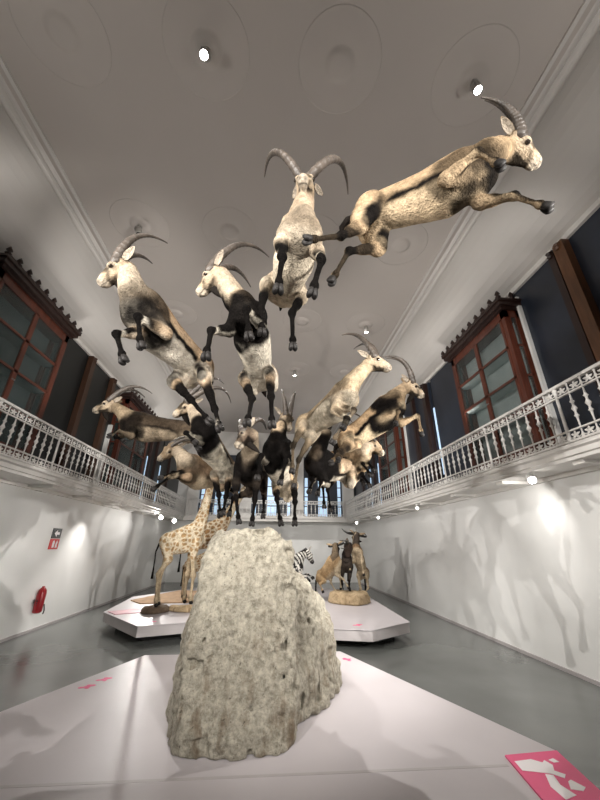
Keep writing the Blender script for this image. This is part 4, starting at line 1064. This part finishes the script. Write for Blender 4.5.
ibex('E', 'dark grey-brown ibex flying flat out in front of the gallery balustrade', T(turn=1.2, coat=(.13, .095, .065), back=(.07, .05, .035), belly=(.34, .27, .19), neck=(.34, .26, .17), shoulder=.8, body_dark=.4, flank=.6, chest=.6, seed=6))
ibex('F', 'cream-bellied ibex climbing just beneath the hind hooves of the highest left-facing one', T(turn=1.2, coat=(.32, .23, .15), belly=(.74, .67, .54), shoulder=1.0, body_dark=.5, front=1.0, front_t=.66, chest=.8, flank=.9, seed=4))
ibex('G', 'brown short-horned ibex beneath the flat-flying dark one, foreleg stretched out towards the balustrade', T(turn=1.2, coat=(.28, .19, .12), belly=(.45, .36, .25), shoulder=.3, flank=.5, chest=.3, seed=9, beard=False, horn_w=.7, mask=.3, jaw=.3, face=(.42, .31, .20)))
ibex('H', 'very dark ibex standing at the front of the rock with curled horns', T(turn=0.8, coat=(.12, .09, .065), back=(.07, .05, .04), belly=(.16, .12, .09), neck=(.40, .32, .23), face=(.17, .125, .09), shoulder=1.0, body_dark=.95, front=.8, chest=.55, flank=1, thigh=1, seed=10, horn_w=1.3))
ibex('I', 'black-chested ibex with short upright horns facing the viewer above the rock', T(coat=(.48, .35, .22), neck=(.60, .46, .31), shoulder=1.0, chest=1.0, front=1.0, front_t=.70, flank=.4, thigh=.9, seed=11, beard=False, horn_w=1.0))
ibex('J', 'cream long-necked ibex with raised head just above the one with black shoulder patches', T(turn=-1.0, coat=(.50, .38, .25), back=(.46, .34, .22), belly=(.70, .61, .47), neck=(.54, .43, .29), face=(.56, .45, .32), shoulder=.25, chest=.1, flank=.35, thigh=.5, legs=.8, mask=.25, seed=12, beard=False))
ibex('K', 'tan ibex with black shoulder patches leaping towards the far balustrade, foreleg hanging', T(turn=-1.0, coat=(.46, .32, .19), belly=(.60, .48, .32), neck=(.42, .31, .20), shoulder=1.0, chest=.7, flank=.9, thigh=.7, legs=.75, seed=13))
ibex('L', 'black-chested ibex half hidden beneath the cream jumping one', T(coat=(.50, .38, .26), belly=(.70, .62, .50), neck=(.03, .025, .02), shoulder=1.0, chest=1.0, front=1.0, flank=.9, seed=14))
ibex('M', 'light brown hornless-looking ibex peeping out below the one with black shoulder patches', T(turn=-1.0, coat=(.46, .32, .19), belly=(.60, .48, .32), face=(.54, .40, .26), shoulder=.3, chest=.1, seed=15, beard=False, horn_w=.5, mask=.2))

# ------------------------------------------------------------------ far animals
def plain_cols(V, prims, J, fr, fn): return np.clip(fn(V, prims, J, fr), .006, .9)

def bovid(key, name, label, cat, fn, g, neckw=1.0, horn=None, hm='horn_black', group=None, hup=None, hs=1.0, h=.02):
    J = joints(key); J['M'] = J['P'] + (J['M'] - J['P']) * hs; fr = frames(J, 0, hup); f, l, u, hx, hu, hl = fr
    B, X, q = body_prims(J, g, fr, neckw)
    prims = B + leg_prims(J, g, f, u, l)
    V, Q = skin(prims, h, 100.)
    D = np.stack([p.d(V) for p in prims], 1); kind = np.array([p.kind for p in prims])[D.argmin(1)]
    cols = np.clip(fn(V, kind, J, fr, X, q) * (1 + .15 * fbm(V, 9, 3))[:, None], .006, .9)
    t = empty(name, tuple(J['H']), label, cat, group)
    link_mesh('body', mesh_from('body', V, Q, cols), M['fur'], t)
    for sg in (-1, 1):
        if horn:
            pts = [X(*(p[0], p[1], sg * p[2])) for p in horn]
            pts = arc_pts(pts[0], pts[1], pts[2], 20)
            add_horn(t, pts, .032 * q, .006, M[hm], 0, .9, hl)
        add_ear(t, X(-.02, .0, sg * .06), hl * sg * .9 - hx * .3 - hu * .05, hx, .14 * q, .032 * q, M['fur'], tuple(cols.mean(0)), (.3, .25, .2))
        MB().ball(X(.085, .006, sg * .056), .015 * q, 10).build('eye', M['eye'], t, True)
    tb = J['H'] - f * .15 * g + u * .06 * g
    m2 = MB().tube([tb + f * .04, tb - f * .05, tb - f * .07 - np.array((0, 0, .18)), tb - f * .06 - np.array((0, 0, .42))], [.03, .028, .022, .035], 8)
    m2.build('tail', M['beard'], t, True)
    for s in 'lr':
        for a, b_ in (('HK', 'HH'), ('FK', 'FH')):
            A, E = J[a + s], J[b_ + s]
            add_hoof(t, A + (E - A) * .78, E, l, M['hoof'], g)
    return t, J, fr, X, q

def col_fn(body, dark_kinds, dark, head, belly=None):
    def fn(V, kind, J, fr, X, q):
        f, l, u = fr[:3]
        c = np.tile(np.array(body), (len(V), 1))
        if belly is not None:
            w = (V - J['H']) @ u
            c = mixc(c, belly, sstep(-.02, -.10, w))
        c[np.isin(kind, dark_kinds)] = dark
        c[kind == 'head'] = head
        return c
    return fn
t, J, fr, X, q = bovid('W1', 'wildebeest', 'tan rearing wildebeest with a black face, at the rock side of the group', 'wildebeest', col_fn((.52, .36, .20), ('neck',), (.20, .15, .10), (.025, .02, .018), (.66, .54, .38)), 1.1, 1.0,
      ((.0, .03, .035), (.0, .03, .15), (.0, .19, .12)), hup=(0, .45, 1), hs=1.25, group='wildebeests on the far platform')
t, J, fr, X, q = bovid('W2', 'wildebeest', 'dark wildebeest standing in the middle of the group', 'wildebeest', col_fn((.075, .06, .05), ('neck', 'cannon'), (.025, .02, .018), (.05, .035, .028)), 1.15, 1.1,
      ((.0, .03, .035), (.0, .0, .16), (.0, .14, .17)), hup=(0, .45, 1), hs=1.25, group='wildebeests on the far platform')
t, J, fr, X, q = bovid('W3', 'wildebeest', 'rearing wildebeest with wide horns, tallest of the group', 'wildebeest', col_fn((.24, .15, .085), ('neck',), (.07, .055, .045), (.36, .29, .21), (.60, .48, .33)), 1.15, 1.0,
      ((.0, .03, .035), (.0, -.02, .20), (.0, .14, .27)), hup=(0, .45, 1), hs=1.25, group='wildebeests on the far platform')
MB().tube([X(.10, -.09), X(.06, -.16), X(.02, -.24)], [.035, .045, .01], 8).build('beard', M['beard'], t, True)

def zebra_fn(V, kind, J, fr, X, q):
    f, l, u, hx, hu, hl = fr
    t = (V - J['H']) @ f
    na = nrm(J['P'] - J['N']); tn = (V - J['N']) @ na
    s = np.where(kind == 'neck', tn * 1.0, t)
    s = np.where(kind == 'head', (V - J['P']) @ hx * 1.6, s)
    s = np.where(np.isin(kind, ('shank', 'forearm', 'cannon')), V[:, 2] * 1.3, s)
    v = np.sin(s * 2 * math.pi / .085 + 1.2 * vnoise(V, 5, 2))
    c = np.where(v[:, None] > 0.05, np.array((.75, .72, .66)), np.array((.02, .018, .017)))
    mz = sstep(.16, .20, (V - J['P']) @ hx / q) * (kind == 'head')
    return mixc(c, (.03, .025, .025), mz)
t, J, fr, X, q = bovid('Z', 'zebra', 'zebra with striped neck peeping out behind the tall rock', 'zebra', zebra_fn, 1.25, 1.15)
f, l, u, hx, hu, hl = fr
mb = MB()
for k in range(14):
    p = J['N'] + (J['P'] - J['N']) * (k / 13) - hx * .085 + hu * .02
    mb.tube([p + hx * .05, p - hx * .03], [.022, .012], 6, squash=(hl, .5))
mb.build('mane', M['beard'], t)

# giraffes
def giraffe(label, loc, yaw, s, neck_lean, neck_len, body_tone, h=.02, step=0.0, mesh_h=None):
    R = Matrix.Rotation(yaw, 3, 'Z')
    def P(x, y, z): return np.array(R @ Vector((x * s, y * s, z * s))) + np.array(loc)
    D = lambda x, y, z: np.array(R @ Vector((x, y, z)))
    f, l, u = D(1, 0, 0), D(0, 1, 0), np.array((0, 0, 1.))
    pr = [Prim(P(-.40, 0, 1.50), P(.10, 0, 1.66), .24 * s, .27 * s, 'torso', l, .75), Prim(P(.05, 0, 1.62), P(.38, 0, 1.86), .28 * s, .22 * s, 'torso', l, .70), Prim(P(-.2, 0, 1.42), P(.3, 0, 1.50), .25 * s, .27 * s, 'torso', l, .8)]
    nb = P(.42, 0, 1.92); nt_ = P(.42 + neck_len * math.sin(neck_lean), 0, 1.92 + neck_len * math.cos(neck_lean))
    pr += [Prim(P(.34, 0, 1.74), nb + (nt_ - nb) * .25, .22 * s, .145 * s, 'neck', l, .75), Prim(nb, nt_, .17 * s, .085 * s, 'neck', l, .8)]
    hd = nt_ + D(.34 * s, 0, -.10 * s)
    pr += [Prim(nt_ + u * .02 * s, nt_ + D(.12 * s, 0, -.02 * s), .095 * s, .085 * s, 'head', l, .8), Prim(nt_ + D(.12 * s, 0, -.03 * s), hd, .075 * s, .045 * s, 'head', l, .9)]
    feet = []
    for sg in (-1, 1):
        st = step * sg
        pr += [Prim(P(-.42, sg * .12, 1.42), P(-.34, sg * .13, 1.06), .17 * s, .09 * s, 'leg', l, .75), Prim(P(-.34, sg * .13, 1.06), P(-.50 + st, sg * .12, .72), .085 * s, .05 * s, 'leg'),
               Prim(P(-.50 + st, sg * .12, .72), P(-.46 + st, sg * .12, .12), .045 * s, .032 * s, 'leg'), Prim(P(-.46 + st, sg * .12, .12), P(-.44 + st, sg * .12, .05), .038 * s, .040 * s, 'leg'),
               Prim(P(.34, sg * .14, 1.55), P(.30, sg * .14, 1.15), .15 * s, .085 * s, 'leg', l, .7), Prim(P(.30, sg * .14, 1.15), P(.32 - st, sg * .13, .66), .075 * s, .05 * s, 'leg'), Prim(P(.32 - st, sg * .13, .66), P(.32 - st, sg * .13, .66), .056 * s, .056 * s, 'leg'),
               Prim(P(.32 - st, sg * .13, .66), P(.31 - st, sg * .13, .12), .044 * s, .032 * s, 'leg'), Prim(P(.31 - st, sg * .13, .12), P(.33 - st, sg * .13, .05), .038 * s, .040 * s, 'leg')]
        feet += [(P(-.46 + st, sg * .12, .10), P(-.43 + st, sg * .12, .005)), (P(.31 - st, sg * .13, .10), P(.34 - st, sg * .13, .005))]
    V, Q = skin(pr, mesh_h or .022 * max(s, .7), 45.)
    Dm = np.stack([p.d(V) for p in pr], 1); kind = np.array([p.kind for p in pr])[Dm.argmin(1)]
    # reticulated coat: nearest-cell borders of scattered points
    rng = np.random.RandomState(4)
    cell = .125 * s
    qv = (V - np.array(loc)) / cell + vnoise(V, 9 / s, 1)[:, None] * .18
    bse = np.floor(qv).astype(int)
    d1 = np.full(len(V), 9.); d2 = np.full(len(V), 9.)
    for dx in (-1, 0, 1):
        for dy in (-1, 0, 1):
            for dz in (-1, 0, 1):
                cc = bse + np.array((dx, dy, dz))
                pt = cc + np.stack([.12 + .76 * _hash(cc[:, 0], cc[:, 1], cc[:, 2], sd) for sd in (1, 2, 3)], 1)
                dd = np.linalg.norm(qv - pt, axis=1)
                d2 = np.where(dd < d1, d1, np.minimum(d2, dd)); d1 = np.minimum(d1, dd)
    edge = sstep(.16, .30, d2 - d1)
    zz = (V[:, 2] - loc[2]) / s
    low = sstep(1.15, .75, zz) * (kind == 'leg')
    cream = np.array((.70, .60, .44))
    c = cream + (np.array(body_tone) - cream) * (edge * (1 - low))[:, None]
    c = mixc(c, (.50, .37, .22), low * .6)
    t = empty('giraffe', loc, label, 'giraffe', 'giraffes on the far platform')
    link_mesh('body', mesh_from('body', V, Q, np.clip(c * (1 + .12 * fbm(V, 8, 3))[:, None], .01, .9)), M['fur'], t)
    for sg in (-1, 1):
        b0 = nt_ + l * sg * .04 * s + u * .07 * s
        MB().tube([b0, b0 + u * .08 * s - f * .02 * s, b0 + u * .15 * s - f * .03 * s], [.022 * s, .016 * s, .026 * s], 8).build('ossicone', M['beard'], t, True)
        add_ear(t, nt_ + l * sg * .07 * s + u * .03 * s - f * .04 * s, l * sg - f * .3 + u * .1, f, .16 * s, .035 * s, M['fur'], (.5, .38, .24), (.6, .5, .4))
        MB().ball(tuple(nt_ + D(.10 * s, sg * .072 * s, .02 * s)), .02 * s, 10).build('eye', M['eye'], t, True)
    for a, e in feet: add_hoof(t, a, e, l, M['hoof'], 1.7 * s)
    tb = P(-.62, 0, 1.45)
    MB().tube([tb, tb - f * .06 * s - u * .2 * s, tb - f * .05 * s - u * .55 * s, tb - f * .05 * s - u * .85 * s], [.03 * s, .02 * s, .018 * s, .035 * s], 8).build('tail', M['beard'], t, True)
    MB().tube([nb + (nt_ - nb) * k / 10 - f * (.16 - .008 * k) * s - u * .02 for k in range(11)], [.03 * s] * 11, 8, squash=(l, .5)).build('mane', mat('giraffe_mane', (.22, .11, .05), .8, .2, 30), t, True)
    return t
giraffe('tall giraffe whose neck rises behind the ibexes, standing on the brown rock slabs', (-1.93, 8.35, .43), .45, .80, .16, 1.35, (.40, .25, .12), step=.05)
giraffe('second giraffe behind the tall one, half hidden by the grey rock', (-1.75, 10.3, .33), .35, .95, .55, 1.2, (.36, .20, .09), step=.04)
giraffe('small young giraffe between the legs of the big ones', (-1.75, 9.5, .33), .2, .52, .5, .9, (.40, .22, .09), step=.03)
def slab_rock(name, label, cx, cy, rx, ry, h, seed, m):
    rnd = random.Random(seed); pts = []
    for k in range(9):
        a = 2 * math.pi * k / 9
        e = rnd.uniform(.85, 1.1)
        pts.append((cx + rx * math.cos(a) * e, cy + ry * math.sin(a) * e, ZP - .08))
        pts.append((cx + rx * .82 * math.cos(a) * e, cy + ry * .82 * math.sin(a) * e, ZP + h * rnd.uniform(.85, 1.05)))
    rock(name, label, [pts], .025, .035, seed, m, 40., 'rock', .7)
slab_rock('rock_slab', 'brown rock slab under the hind hooves of the tall giraffe', -2.28, 8.25, .40, .38, .13, 21, M['rock_brown'])
slab_rock('rock_slab', 'pale brown rock slab under the forehooves of the tall giraffe', -1.62, 8.4, .50, .36, .13, 22, M['rock_tan'])
slab_rock('boulder', 'sandy boulder under the wildebeest group', 2.0, 9.35, .60, .62, .26, 23, M['rock_tan'])
